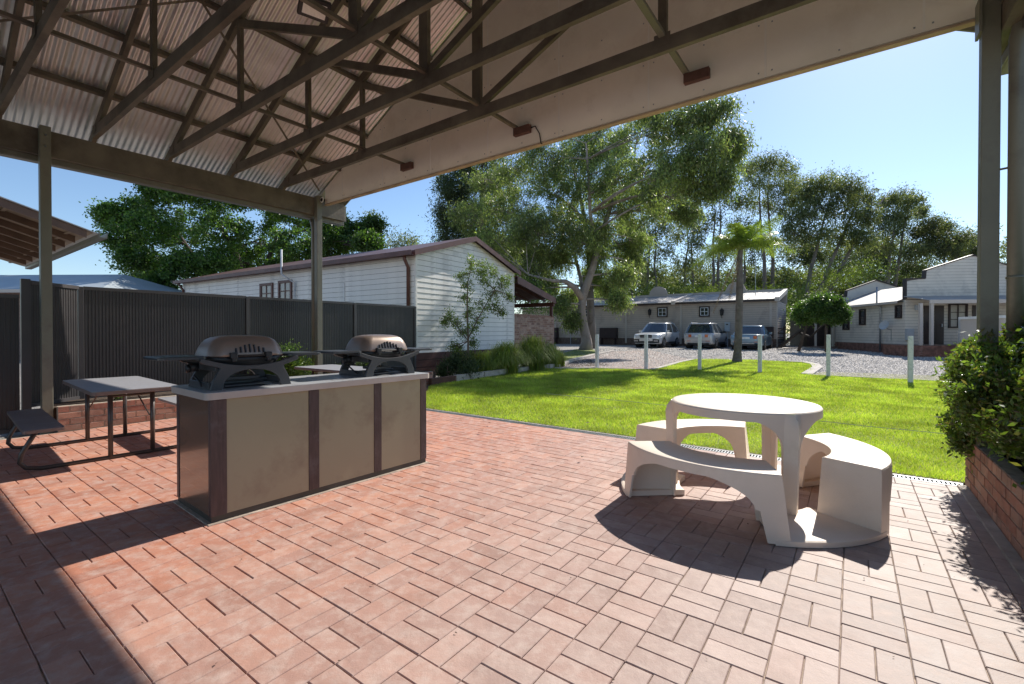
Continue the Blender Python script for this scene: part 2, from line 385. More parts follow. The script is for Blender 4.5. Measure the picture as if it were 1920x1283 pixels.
# fallen leaves and crumbs on the paving and lawn
M_debris = mat('dry_leaf', (.10, .055, .03), .8, 0, .5, 8)
vs = []; fs = []
for i in range(150):
    if i < 90: l, r = rs.uniform(-3.5, .7), rs.uniform(.6, 5.4); z = .004; s = rs.uniform(.003, .011)
    else: p = gp(rs.uniform(850, 1780), rs.uniform(735, 880)); l, r = p.dot(EL), p.dot(ER); z = .045; s = rs.uniform(.012, .035)
    if r > 5.4 and i < 90: continue
    p = W(l, r, z); a = rs.uniform(0, 6.28); n = len(vs)
    for k in range(5):
        b = a + k * 1.2566; q = s * (1.0 if k % 2 else .45); vs.append((p.x + q * math.cos(b), p.y + q * math.sin(b) * .8, p.z + rs.uniform(0, s * .5)))
    fs.append(tuple(range(n, n + 5)))
me = bpy.data.meshes.new('leaf_litter'); me.from_pydata(vs, [], fs)
tag(link('leaf_litter', me, M_debris), 'scattered dry leaf crumbs on the paving and the lawn', 'leaf litter', kind='stuff')

# ---------------------------------------------------------------- lawn blades
def inside(P, poly):
    x, y = P[:, 0], P[:, 1]; res = np.zeros(len(P), bool); n = len(poly)
    for i in range(n):
        x1, y1 = poly[i][0], poly[i][1]; x2, y2 = poly[(i + 1) % n][0], poly[(i + 1) % n][1]
        c = ((y1 > y) != (y2 > y)); res ^= c & (x < (x2 - x1) * (y - y1) / ((y2 - y1) + 1e-12) + x1)
    return res
def grass(name, poly, n, hmin, hmax, width, m, label, near_power=2.0, far=26):
    P = np.array([[p[0], p[1]] for p in poly]); x0, y0 = P.min(0); x1, y1 = P.max(0)
    pts = []
    tot = 0
    while tot < n:
        q = RNG.uniform([x0, y0], [x1, y1], (n * 3, 2)); q = q[inside(q, P)]
        d = np.maximum(q[:, 1], 3.5); keep = RNG.random(len(q)) < (4.0 / d) ** near_power
        vis = np.abs(q[:, 0]) < q[:, 1] * 1.16 + .3
        q = q[keep & vis]; pts.append(q); tot += len(q)
    q = np.concatenate(pts)[:n]; N = len(q)
    dist = q[:, 1]; z = np.where(dist < 9, 0, .0145 * (dist - 9))
    patch = .5 + .5 * np.sin(q[:, 0] * 2.3 + np.cos(q[:, 1] * 1.7) * 2) * np.cos(q[:, 1] * 2.9 + q[:, 0])
    h = RNG.uniform(hmin, hmax, N) * (.75 + .5 * patch) * np.clip(dist / 6, 1, 1.5); w = width * np.clip(dist / 5, 1, 2.6)
    a = RNG.uniform(0, 2 * np.pi, N); la = RNG.uniform(0, 2 * np.pi, N); lean = RNG.uniform(.1, .9, N) * h
    dx = np.cos(a) * w / 2; dy = np.sin(a) * w / 2
    V = np.empty((N, 3, 3)); V[:, 0] = np.stack([q[:, 0] - dx, q[:, 1] - dy, z], 1); V[:, 1] = np.stack([q[:, 0] + dx, q[:, 1] + dy, z], 1)
    V[:, 2] = np.stack([q[:, 0] + np.cos(la) * lean, q[:, 1] + np.sin(la) * lean, z + h], 1)
    F = np.arange(N * 3).reshape(N, 3)
    o = link(name, mesh_np(name, V.reshape(-1, 3), F), m); return tag(o, label, 'grass', kind='stuff')
M_grass = leaf_mat('grass_blade', [(.16, .245, .03), (.25, .34, .045), (.35, .43, .07), (.40, .38, .14)], .45, .45, 1.3, (1.7, 1.8, .8))
grass('grass', lawn_pts, 330000, .018, .04, .0052, M_grass, 'bright green mown grass of the lawn beyond the paving', 1.5)

# loose stones on the drive
def stones(n, seed):
    rng = np.random.default_rng(seed); q = []
    poly = np.array([[p.x, p.y] for p in [gp(*t) for t in [(1040, 690), (1060, 657), (1150, 652), (1500, 652), (1640, 655), (1900, 668), (1900, 722), (1790, 714), (1600, 705), (1520, 702), (1533, 688), (1500, 678), (1420, 675), (1299, 673.5), (1247, 687), (1119, 689)]]])
    while sum(len(a) for a in q) < n:
        py = rng.uniform(653, 720, n); px = rng.uniform(1040, 1900, n); D = 870.8 * (CAM_H - .06) / (py - 623.0); z = np.where(D < 9, 0, .0145 * (np.minimum(D, 31) - 9)); D = 870.8 * (CAM_H - z) / (py - 623)
        P = np.stack([(px - 960) / 870.8 * D, D], 1); q.append(P[inside(P, poly)])
    P = np.concatenate(q)[:n]; z = .0145 * (np.clip(P[:, 1], 9, 31) - 9) - .018; s = rng.uniform(.010, .026, n) * np.clip(P[:, 1] / 15, .8, 1.8); V = np.empty((n, 5, 3))
    for k in range(4): a = rng.uniform(0, 1, n) + k * np.pi / 2; V[:, k] = np.stack([P[:, 0] + np.cos(a) * s, P[:, 1] + np.sin(a) * s, z - .006], 1)
    V[:, 4] = np.stack([P[:, 0] + rng.normal(size=n) * s * .3, P[:, 1] + rng.normal(size=n) * s * .3, z + s * rng.uniform(.5, 1.0, n)], 1)
    b = np.arange(n) * 5; F = np.concatenate([np.stack([b + k, b + (k + 1) % 4, b + 4], 1) for k in range(4)]); return V.reshape(-1, 3), F
m = bpy.data.materials.new('stone_chip'); m.use_nodes = True; nt = m.node_tree; g = nt.nodes.new('ShaderNodeNewGeometry')
nt.links.new(ramp(nt, g.outputs['Random Per Island'], [(.14, .135, .13), (.30, .29, .28), (.50, .46, .43), (.68, .64, .60)]), nt.nodes['Principled BSDF'].inputs['Base Color']); nt.nodes['Principled BSDF'].inputs['Roughness'].default_value = .85
V, F = stones(60000, 77); tag(link('gravel', mesh_np('gravel', V, F), m), 'loose grey and reddish gravel stones covering the driveway', 'gravel', kind='stuff')

# thin string lying across the lawn
M_string = mat('string', (.55, .53, .48), .8)
a, b = gp(1190, 757), gp(1800, 823); a2 = gp(1025, 741)
mb = MB(); pts = [a2.lerp(b, i / 14) + Vector((0, 0, .035 + rs.uniform(-.006, .008))) for i in range(15)]
mb.tube(pts, .0045, 5); tag(mb.build('cord', M_string), 'thin pale cord lying across the lawn behind the round table', 'cord')
# ---------------------------------------------------------------- the shelter overhead
M_timber = mat('painted_timber', (.135, .115, .084), .6, 0, .3, 3, .002, 40, stretch=(1, 1, 1), dirt=(.06, .045, .03), dscale=1.3, rvar=.15)
M_post = mat('post_paint', (.17, .165, .125), .5, 0, .12, 2, .0015, 30, dirt=(.12, .10, .08), dscale=2)
M_sheet = mat('roof_sheet_metal', (.88, .87, .85), .36, .68, .10, 1.2, dirt=(.72, .69, .66), dscale=1.1, rvar=.15)
M_board = mat('fibre_cement_board', (.86, .81, .70), .8, 0, .08, 1.0, .001, 30, dirt=(.76, .70, .59), dscale=1.6)
M_strip = mat('joint_strip', (.86, .83, .75), .7, 0, .06, 3)
M_trim = mat('board_trim', (.48, .36, .24), .7, 0, .2, 4, .001, 50)  # tan base colour holds the warm light bounced up from the paving
M_rust = mat('rust_red_block', (.115, .058, .042), .8, 0, .3, 12, .002, 60)
M_white = mat('white_plastic', (.75, .74, .72), .45, 0, .06, 4)
M_pipe = mat('downpipe_paint', (.17, .165, .13), .4, 0, .12, 2, dirt=(.10, .09, .07))
M_soffit = mat('soffit', (.52, .46, .36), .7, 0, .15, 2)
LL, LR = -8.68, .88                       # post lines
MID = (LL + LR) / 2; SL = .51; HB, HT = 3.70, 4.05
RF, RB = 5.46, -6.2                        # front (gable) and back end of the roof
def zroof(l): return 4.17 + SL * ((l - LL) if l < MID else (LR - l))
sh = thing('picnic_shelter', (0, 0, 0), RZ, 'brown timber picnic shelter with corrugated gabled roof overhead and beige gable board', 'shelter')
for (l, r) in ((LL, 1.336), (LL, 5.26), (LR, 5.26), (LR, 1.336), (LL, -2.6), (LR, -2.6), (LL, -6.1), (LR, -6.1)):
    mb = MB(); mb.box(l - .055, l + .055, r - .055, r + .055, -.05, HT + (.02 if l == LL else .0))
    mb.build('post', M_post, sh, bevel=.006)
for l, s in ((LL, -1), (LR, 1)):
    mb = MB(); mb.box(l - .045 + .0, l + .045, RB, RF + .45, HB, HT - .002)
    # the beam is planted on the inner side of the posts
    o = mb.build('eaves_beam', M_timber, sh, bevel=.004); o.location = (s * .102, 0, 0)
    mb = MB(); mb.box(l + s * .16, l + s * .175, RB, RF + .5, HB - .06, HB + .16); mb.box(l + s * .175, l + s * .29, RB, RF + .5, HB - .065, HB - .05); mb.box(l + s * .29, l + s * .3, RB, RF + .5, HB - .065, HB + .05)
    mb.build('gutter', M_pipe, sh)
# bolts on the near left post
mb = MB()
mb = MB()
for z in (3.8, 3.95):
    for k in (-1, 1): mb.cbox((LL + .058, 1.336 + k * .0, z), .008, .02, .02)
mb.build('bolt', M_galv, sh)
# trusses
TR = [4.58 - .912 * k for k in range(12)]
CH = 4.08
def zr(l): return 4.135 + SL * ((l - LL) if l < MID else (LR - l))     # centre line of the rafters
for i, r in enumerate(TR):
    if r < RB + .1: continue
    for a, b in ((LL - .25, MID), (LR + .25, MID)):
        za = 4.135 + SL * (-.25); mb = MB(); mb.bar((a, r, za), (b, r, zr(MID)), .05, .13); mb.build('rafter', M_timber, sh)
    mb = MB(); mb.bar((LL + .02, r + .003, CH + .07), (LR - .02, r + .003, CH + .07), .055, .14); mb.build('bottom_chord', M_timber, sh)
    q1, q3 = LL + 2.39, LR - 2.39
    for l in (q1, MID, q3):
        mb = MB(); mb.bar((l, r - .002, CH + .141), (l, r - .002, zr(l) - (.07 if l != MID else .05)), .048, .085 if l != MID else .14, up=(1, 0, 0)); mb.build('web_post', M_timber, sh)
    for l in (q1, q3):
        mb = MB(); mb.bar((l, r - .001, zr(l) - .1), (MID + (.05 if l > MID else -.05), r - .001, CH + .16), .046, .09); mb.build('web_diagonal', M_timber, sh)
    for l, z in ((LL + .12, CH + .1), (MID, CH + .16), (q1, CH + .12), (q3, CH + .12)):
        mb = MB(); mb.cbox((l, r - .031, z), .16, .003, .11); mb.build('nail_plate', M_timber, sh)
# purlins on the rafters
for k in range(6):
    for s in (0, 1):
        d = .55 + k * .845; l = LL + d if s == 0 else LR - d
        if (s == 0 and l > MID - .08) or (s == 1 and l < MID + .08): continue
        z = zr(l) + .126; ang = math.atan(SL) * (-1 if s == 0 else 1)
        mb = MB(); mb.bar((l, RB, z), (l, RF - .02, z), .045, .09, up=(math.sin(ang), 0, math.cos(ang))); mb.build('purlin', M_timber, sh)
# longitudinal braces over the bottom chords, ending in red blocks on the gable board
for l, w in ((LL + 2.39 + .03, .045), (MID + .04, .05), (LR - 2.39, .06)):
    mb = MB(); mb.bar((l, RB, CH + .16), (l, RF - .062, CH + .16), w, .038); mb.build('brace_rail', M_timber if w < .06 else M_post, sh)
    mb = MB(); mb.box(l - .02, l + .25, RF - .13, RF - .0625, CH + .03, CH + .138); mb.build('block', M_rust, sh, bevel=.004)
# flat steel wind brace under the rafters
for (r0, l0, r1, l1) in ((5.2, LL + .15, -.6, MID - .1), (-.6, LL + .15, 5.2, MID - .1)):
    mb = MB(); mb.bar((l0, r0, zr(l0) + .072 - .15), (l1, r1, zr(l1) + .072 - .15), .03, .002, up=(-math.sin(math.atan(SL)), 0, math.cos(math.atan(SL)))); mb.build('wind_brace', M_timber, sh)
# corrugated sheets, one object per sheet; sheets of a slope share their mesh
def corr_sheet(flip):
    wv, n, seg = .0762, 10, 8; slope = math.hypot(1, SL); L0 = -.42; L1 = (MID - LL) + .0
    vs = []; cols = n * seg + 1; rows = 5
    for j in range(rows):
        d = L0 + (L1 - L0) * j / (rows - 1)
        for i in range(cols):
            t = i / seg * wv; h = .0105 * math.cos(2 * math.pi * t / wv)
            vs.append((d * (1 if not flip else -1), t, SL * d + h * slope))
    fs = [(j * cols + i, j * cols + i + 1, (j + 1) * cols + i + 1, (j + 1) * cols + i) for j in range(rows - 1) for i in range(cols - 1)]
    me = bpy.data.meshes.new('roof_sheet'); me.from_pydata(vs, [], fs); me.materials.append(M_sheet)
    me.polygons.foreach_set('use_smooth', [True] * len(fs)); return me
sA, sB = corr_sheet(False), corr_sheet(True)
r = RB; k = 0
while r < RF + .02:
    zz = zr(LL) + .126 + .045 * 1.12 + .0155 + .0004 * (k % 2)
    inst('roof_sheet', sA, sh, (LL, r, zz)); inst('roof_sheet', sB, sh, (LR, r, zz)); r += .762; k += 1
mb = MB(); zt = zr(MID) + .155; mb.add([(MID - .2, RB, zt - .1), (MID, RB, zt), (MID + .2, RB, zt - .1), (MID - .2, RF + .3, zt - .1), (MID, RF + .3, zt), (MID + .2, RF + .3, zt - .1)], [(0, 1, 4, 3), (1, 2, 5, 4)])
mb.build('ridge_cap', M_sheet, sh)
# gable board: one panel per sheet between the cover strips
joints = [LL + .32] + [LL + .32 + .1 + 1.222 * k for k in range(1, 8)] + [LR - .05]
joints[1:] = [LL + .62 + 1.222 * k for k in range(0, 8)] + [LR - .03]
joints = sorted(set([LL + .02] + [j for j in joints[1:] if j < LR - .04] + [LR - .02]))
GB = 3.95
def ztop(l): return min(zr(l) + .10, zr(l) + .10)
HJ = 5.42
for a, b in zip(joints[:-1], joints[1:]):
    a2, b2 = a + .003, b - .003
    top = [(l, ztop(l)) for l in ((a2, MID, b2) if a2 < MID < b2 else (a2, b2))]
    if min(t[1] for t in top) > HJ + .1:
        MB().prism([(a2, GB), (b2, GB), (b2, HJ - .004), (a2, HJ - .004)], RF - .06, RF - .051).build('gable_panel', M_board, sh)
        MB().prism([(a2, HJ + .004), (b2, HJ + .004)] + top[::-1], RF - .06, RF - .051).build('gable_panel', M_board, sh)
    else:
        MB().prism([(a2, GB), (b2, GB)] + top[::-1], RF - .06, RF - .051).build('gable_panel', M_board, sh)
for j in joints[1:-1]:
    MB().box(j - .009, j + .009, RF - .065, RF - .0605, GB, ztop(j) - .02).build('cover_strip', M_strip, sh)
mb = MB()
for j in joints[:-1]:
    for dx in (.06, .62, 1.16):
        for z in (GB + .06, GB + .55, GB + 1.05):
            if z < ztop(j + dx) - .1 and j + dx < LR - .05: mb.cbox((j + dx, RF - .061, z), .014, .004, .014)
tag(mb.build('screw_head', M_galv, sh), kind='stuff')
MB().prism([(LL + .0, GB - .01), (LR, GB - .01), (LR, ztop(LR)), (MID, ztop(MID)), (LL, ztop(LL))], RF - .048, RF - .036).build('gable_backing', M_board, sh)
MB().box(LL + .0, LR, RF - .068, RF + .012, GB - .035, GB - .0105).build('gable_trim', M_trim, sh, bevel=.004)
# verge overhang beyond the gable: soffit and barge boards
for s in (0, 1):
    A = (LL - .45, zr(LL) - SL * .45) if s == 0 else (LR + .45, zr(LR) - SL * .45)
    mb = MB(); mb.bar((A[0], RF + .47, A[1] + .06), (MID, RF + .47, zr(MID) + .06), .03, .2); mb.build('barge_board', M_post, sh)
    mb = MB(); mb.bar((A[0], RF + .22, A[1] + .15), (MID, RF + .22, zr(MID) + .15), .46, .01, up=(0, 0, 1)); mb.build('verge_soffit', M_soffit, sh)
# eaves fascia return seen beyond the far left post
mb = MB(); mb.prism([(LL - .11, 3.7), (LL - .11, 4.02), (LL - .085, 4.02), (LL - .085, 3.7)], RF + .46, RF + .5); mb.build('fascia_return', M_post, sh)

# downpipes of the shelter
mb = MB(); x, y = LL - .17, 5.26; mb.tube([(x, y, 0), (x, y, 3.45), (x - .03, y, 3.55), (x - .07, y, 3.62)], .045, 12)
mb.build('downpipe', M_pipe, sh, smooth=True)
mb = MB(); x, y = LR + .14, 5.19; mb.tube([(x, y, 0), (x, y, 3.60), (x + .02, y, 3.72), (x + .08, y, 3.82), (x + .15, y, 3.86)], .05, 16)
for z in (1.75,): mb.tube([(x, y, z), (x, y, z + .02)], .056, 16)
mb.bar((x - .02, y + .02, 2.62), (LR, 5.26, 2.62), .02, .012); mb.build('downpipe', M_pipe, sh, smooth=True)
mb = MB(); mb.box(LR - .075, LR - .056, 5.18, 5.34, 3.72, 4.0); mb.prism([(LR + .05, 3.9), (LR + .05, 4.02), (LR + .3, 4.05), (LR + .3, 4.0)], 5.1, 5.3); mb.build('bracket', M_post, sh)

# flood lamp, sensor and cable
fl = thing('flood_light', (0, 0, 0), 0, 'black framed floodlight with pale glass fixed up under the trusses', 'light')
c = at(592, 22, 4.3); fl.location = c; fl.rotation_euler = Vector((.30, -.42, -.85)).to_track_quat('-Z', 'Y').to_euler()
MB().box(-.135, .135, -.095, .095, 0, .045).build('housing', mat('black_alloy', (.02, .02, .022), .5), fl, bevel=.008)
MB().box(-.1, .1, -.062, .062, -.004, .002).build('lens', mat('lens_glass', (.9, .88, .84), .25, 0, .1, 30), fl, bevel=.002)
MB().bar((0, 0, .045), (0, .03, .34), .03, .012).build('bracket', mat('black_steel', (.025, .025, .025), .5), fl)
sn = thing('sensor_lamp', W(LL + .09, 5.31, 3.99), RZ, 'small round white lamp ring on the far left post', 'lamp')
mb = MB(); mb.tube([(.0 + .045 * math.cos(a), -.02, .045 * math.sin(a)) for a in [i * math.pi / 8 for i in range(17)]], .012, 8); mb.build('ring', M_white, sn, smooth=True)
mb = MB(); mb.tube([(0, -.03, 0), (0, .03, 0)], .035, 12); mb.build('body', M_dark, sn)
mb = MB(); lb = MID + .04
mb.tube([(lb + .24, RF - .07, CH + .10), (lb + .32, RF - .075, CH + .10), (lb + .39, RF - .075, CH - .02), (lb + .41, RF - .07, CH - .15), (lb + .43, RF - .07, GB - .04)], .007, 6)
c = mb.build('cable', M_dark, None, rot=(0, 0, RZ)); tag(c, 'short dark cable hanging from the middle red block on the gable board', 'cable')
# ---------------------------------------------------------------- dark ribbed metal fence
M_fence = mat('fence_metal', (.030, .027, .029), .45, .1, .15, 1.5, spec=.6, dirt=(.05, .044, .042), dscale=.9, rvar=.15)
M_fpost = mat('fence_post_metal', (.055, .05, .052), .42, 0, .12, 2)
def ribbed(parent, a, b, z0, z1, pitch=.042, dep=.0065):
    """folded sheet from point a to b (plan points in the parent's frame)"""
    a = Vector(a); b = Vector(b); L = (b - a).length; d = (b - a) / L; n = Vector((d.y, -d.x)); vs = []; t = 0
    prof = [(0, 0), (.30, 0), (.42, 1), (.88, 1)]; pts = []
    k = 0
    while k * pitch < L - .001:
        for u, h in prof:
            s = (k + u) * pitch
            if s < L: pts.append((s, h))
        k += 1
    pts.append((L, 0))
    for s, h in pts:
        p = a + d * s + n * (h * dep); vs += [(p.x, p.y, z0), (p.x, p.y, z1)]
    fs = [(2 * i, 2 * i + 2, 2 * i + 3, 2 * i + 1) for i in range(len(pts) - 1)]
    me = bpy.data.meshes.new('fence_panel'); me.from_pydata(vs, [], fs); o = link('fence_panel', me, M_fence, parent)
    s = o.modifiers.new('solid', 'SOLIDIFY'); s.thickness = .002
    mb = MB(); mb.bar((a.x, a.y, z1 + .012), (b.x, b.y, z1 + .012), .05, .05); mb.build('top_rail', M_fpost, parent)
    mb = MB(); mb.bar((a.x, a.y, z0 + .012), (b.x, b.y, z0 + .012), .045, .05); mb.build('bottom_rail', M_fpost, parent)
fe = thing('metal_fence', W(-9.5, 4.2), RZ, 'long dark ribbed metal fence standing behind the low brick garden wall', 'fence')
o = Vector((-9.5, 4.2)); P = lambda l, r: (l - o.x, r - o.y)
FT = 2.0
rr = [1.84, 4.26, 6.68, 8.55]
for a, b in zip(rr[:-1], rr[1:]): ribbed(fe, P(-9.5, a + .03), P(-9.5, b - .03), .33, FT)
ribbed(fe, P(-8.98, 1.22), P(-9.48, 1.80), .33, FT)
for l, r, w, z in [(-9.5, q, .065, FT + .03) for q in rr] + [(-8.95, 1.18, .09, FT + .05)]:
    mb = MB(); mb.box(l - o.x - w / 2, l - o.x + w / 2, r - o.y - w / 2, r - o.y + w / 2, 0, z); mb.build('fence_post', M_fpost, fe, bevel=.004)
f2 = thing('metal_fence', W(-8.95, .0), RZ, 'lower stretch of dark ribbed metal fence at the left edge', 'fence')
ribbed(f2, (0, 1.12), (0, -1.2), .02, 1.80); ribbed(f2, (0, -1.24), (0, -3.6), .02, 1.80)
for r in (-1.22, -3.62): MB().box(-.035, .035, r - .035, r + .035, 0, 1.86).build('fence_post', M_fpost, f2)

# ---------------------------------------------------------------- bricks
def brick_material(name, cols, mortarish=(.36, .30, .25)):
    m = bpy.data.materials.new(name); m.use_nodes = True; nt = m.node_tree; p = nt.nodes['Principled BSDF']
    oi = nt.nodes.new('ShaderNodeObjectInfo'); g = nt.nodes.new('ShaderNodeNewGeometry')
    rnd = math_n(nt, 'FRACT', math_n(nt, 'ADD', math_n(nt, 'MULTIPLY', oi.outputs['Random'], 5.7), g.outputs['Random Per Island']))
    c = ramp(nt, rnd, cols)
    c = mixc(nt, ramp(nt, noise(nt, 18, 5, .7, 'World'), [(0, 0, 0), (.6, .6, .6)], [.5, .75]), c, mortarish)
    c = mixc(nt, ramp(nt, noise(nt, 7, 4, .6, 'World'), [(.5, .5, .5), (0, 0, 0)], [.3, .48]), c, (.09, .055, .045))
    nt.links.new(c, p.inputs['Base Color']); p.inputs['Roughness'].default_value = .88
    b = nt.nodes.new('ShaderNodeBump'); b.inputs['Distance'].default_value = .004; nt.links.new(noise(nt, 60, 6, .7, 'World'), b.inputs['Height']); nt.links.new(b.outputs[0], p.inputs['Normal']); return m
M_brick = brick_material('red_brick', [(.34, .14, .095), (.42, .19, .13), (.50, .28, .20), (.29, .15, .11)])
M_brick2 = brick_material('mottled_brick', [(.24, .13, .10), (.30, .17, .12), (.42, .30, .24), (.20, .10, .08)], (.5, .42, .36))
M_mortar = mat('mortar', (.38, .32, .26), .95, 0, .3, 20, .003, 120)
def brick_mesh(L=.228, D=.108, H=.075, m=M_brick, name='brick'):
    mb = MB(); c = .004
    for z, k in ((0, c), (c, 0), (H - c, 0), (H, c)):
        x, y = L / 2 - k, D / 2 - k; mb.v += [(-x, -y, z), (x, -y, z), (x, y, z), (-x, y, z)]
    mb.f.append((3, 2, 1, 0)); mb.f.append((12, 13, 14, 15))
    for j in range(3):
        for k in range(4): a = 4 * j + k; b = 4 * j + (k + 1) % 4; mb.f.append((a, b, b + 4, a + 4))
    mb.mi = [0] * len(mb.f); me = mb.mesh(name); me.materials.append(m); return me
BR = [brick_mesh(), brick_mesh(.225, .108, .076), brick_mesh(.230, .107, .074)]
BRH = [brick_mesh(.110, .108, .075), brick_mesh(.107, .108, .076)]
def brick_wall(parent, L, courses, rs, face=-1, header_top=False, jit=.0015, meshes=None, single=True, mm=M_brick):
    """wall along local x from 0 to L, outer face at y=0 looking towards -y (face=-1)"""
    H = courses * .086
    mb = MB(); mb.box(.004, L - .004, .008, .10, -.04, H - .008); mb.build('mortar', M_mortar, parent)
    acc = MB()
    for c in range(courses):
        z = c * .086; x = 0.0 if c % 2 == 0 else -.12; top = header_top and c == courses - 1
        while x < L - .02:
            w = .24 if not top else .12
            a = max(x, 0); b = min(x + w, L)
            if b - a > .05:
                cx = (a + b) / 2; bl = b - a - .010
                y = .054 + rs.gauss(0, jit); rz = rs.gauss(0, .006)
                if single:
                    me = BR[rs.randrange(3)] if bl > .2 else BRH[rs.randrange(2)]
                    o = inst('brick', me, parent, (cx, y, z + rs.gauss(0, .001)), (rs.gauss(0, .006), 0, rz)); bw = .228 if bl > .2 else .110
                    if abs(bl - bw) > .012: o.scale = (bl / bw, 1, 1)
                else: acc.box(cx - bl / 2, cx + bl / 2, y - .054, y + .05, z, z + .075)
            x += w
    if not single: tag(acc.build('brick', mm, parent), kind='stuff')
rb = random.Random(5)
gw = thing('garden_wall', W(-8.56, 1.42), RZ + math.pi / 2, 'low red brick garden wall below the dark metal fence', 'wall')
# local x runs along +r after the quarter turn; outer face looks to +l
brick_wall(gw, 6.9, 4, rb)
tag(link('garden_bed', (lambda: (MB().box(-9.46, -8.66, 1.4, 8.5, 0, .32).mesh('garden_bed')))(), M_mulch, None, rot=(0, 0, RZ)), kind='structure')
pw = thing('planter_wall', W(.81, 5.62), RZ - math.pi / 2, 'red brick planter wall below the leafy hedge at the right', 'wall')
brick_wall(pw, 7.2, 5, rb, header_top=True)
tag(link('garden_bed', (lambda: (MB().box(.92, 2.6, -1.6, 5.5, 0, .38).mesh('garden_bed')))(), M_mulch, None, rot=(0, 0, RZ)), kind='structure')
MB().box(.93, 3.2, 5.5, 5.61, 0, .42).build('end_wall', M_brick, None, rot=(0, 0, RZ)); bpy.data.objects['end_wall'].parent = pw; bpy.data.objects['end_wall'].matrix_parent_inverse = (Matrix.Translation(W(.81, 5.62)) @ Matrix.Rotation(RZ - math.pi / 2, 4, 'Z')).inverted()
# thin concrete footing along the planter
tag(MB().box(.745, .808, -1.5, 5.52, -.02, .018).build('footing', M_conc, None, rot=(0, 0, RZ)), kind='structure')

# ---------------------------------------------------------------- barbecue counter
M_panel = mat('laminate_panel', (.33, .30, .20), .28, 0, .05, 1.2, spec=.6, dirt=(.26, .22, .15), dscale=2.5, coat=.15)
M_pil = mat('brown_timber_strip', (.075, .048, .045), .5, 0, .3, 6, .001, 80, stretch=(8, 8, 1), dirt=(.12, .10, .10), dscale=5)
M_end = mat('gloss_brown_panel', (.17, .105, .07), .2, 0, .05, 1, spec=.7, coat=.3)
M_top = mat('grey_worktop', (.40, .41, .43), .3, 0, .08, 3, spec=.6, rvar=.2, dirt=(.27, .26, .27), dscale=3)
M_edge = mat('worktop_edge', (.46, .41, .37), .5, 0, .08, 3)
M_plinth = mat('dark_plinth', (.06, .055, .045), .5, 0, .2, 5)
cn = thing('barbecue_counter', W(-3.59, 1.362), RZ - math.radians(2.2), 'long barbecue counter with olive front panels, brown strips and grey worktop', 'counter')
CL, CD, CHt = 1.96, .70, .862         # local x = depth towards -x ; front face at x=0, length along y
mb = MB(); mb.box(-CD + .02, -.02, .02, CL - .02, .05, CHt - .002); mb.build('carcass', M_plinth, cn)
MB().box(-CD + .004, -.006, .006, CL - .006, .0, .045).build('plinth', M_plinth, cn)
MB().box(-CD - .02, .028, -.024, CL + .02, -.02, .005).build('mortar_bed', M_sand, cn, bevel=.004)
pil = [(0.0, .105), (.712, .80), (1.335, 1.415), (1.885, 1.96)]
for a, b in pil: MB().box(-.018, 0.0, a, b, .046, CHt).build('strip', M_pil, cn, bevel=.003)
for (a, b), (c, d) in zip(pil[:-1], pil[1:]): MB().box(-.018, -.0065, b + .001, c - .001, .046, CHt).build('front_panel', M_panel, cn)
MB().box(-CD + .05, -.045, .0045, .018, .046, CHt).build('end_panel', M_end, cn)
for a, b in ((-CD, -CD + .048), (-.043, -.0185)): MB().box(a, b, .0, .018, .046, CHt).build('corner_strip', M_pil, cn, bevel=.002)
MB().box(-CD + .05, -.045, CL - .018, CL - .004, .046, CHt).build('end_panel', M_end, cn)
MB().box(-CD, -CD + .018, .05, CL - .02, .046, CHt).build('back_panel', M_panel, cn)
def rounded(x0, x1, y0, y1, r, n=6):
    pts = []
    for cx, cy, a0 in ((x1 - r, y1 - r, 0), (x0 + r, y1 - r, 90), (x0 + r, y0 + r, 180), (x1 - r, y0 + r, 270)):
        for i in range(n + 1):
            a = math.radians(a0 + 90 * i / n); pts.append((cx + r * math.cos(a), cy + r * math.sin(a)))
    return pts
mb = MB(); mb.prism(rounded(-CD - .03, .03, -.035, CL + .035, .045), CHt + .005, CHt + .052, 'z'); wt = mb.build('worktop', M_edge, cn)
mb = MB(); mb.prism(rounded(-CD - .029, .029, -.034, CL + .034, .044), CHt + .052, CHt + .055, 'z'); mb.build('worktop_surface', M_top, cn)
TOPZ = CHt + .055

# ---------------------------------------------------------------- portable gas barbecues
M_lid = mat('cast_lid', (.28, .215, .18), .38, .55, .08, 4, rvar=.15, dirt=(.2, .16, .14), dscale=3)
M_cradle = mat('grey_cradle', (.055, .055, .058), .45, 0, .08, 4, spec=.5)
M_black = mat('black_plastic', (.018, .018, .02), .45, 0, .1, 4)
M_shelf = mat('shelf_plastic', (.045, .048, .055), .3, 0, .1, 4, spec=.6)
def ring_loft(mb, rings):
    n = len(rings[0]); base = len(mb.v)
    for r_ in rings: mb.v += r_
    for i in range(len(rings) - 1):
        for k in range(n): a = base + i * n + k; b = base + i * n + (k + 1) % n; mb.f.append((a, b, b + n, a + n)); mb.mi.append(0)
    mb.f.append(tuple(base + (len(rings) - 1) * n + k for k in range(n))); mb.mi.append(0)
    mb.f.append(tuple(base + k for k in reversed(range(n)))); mb.mi.append(0)
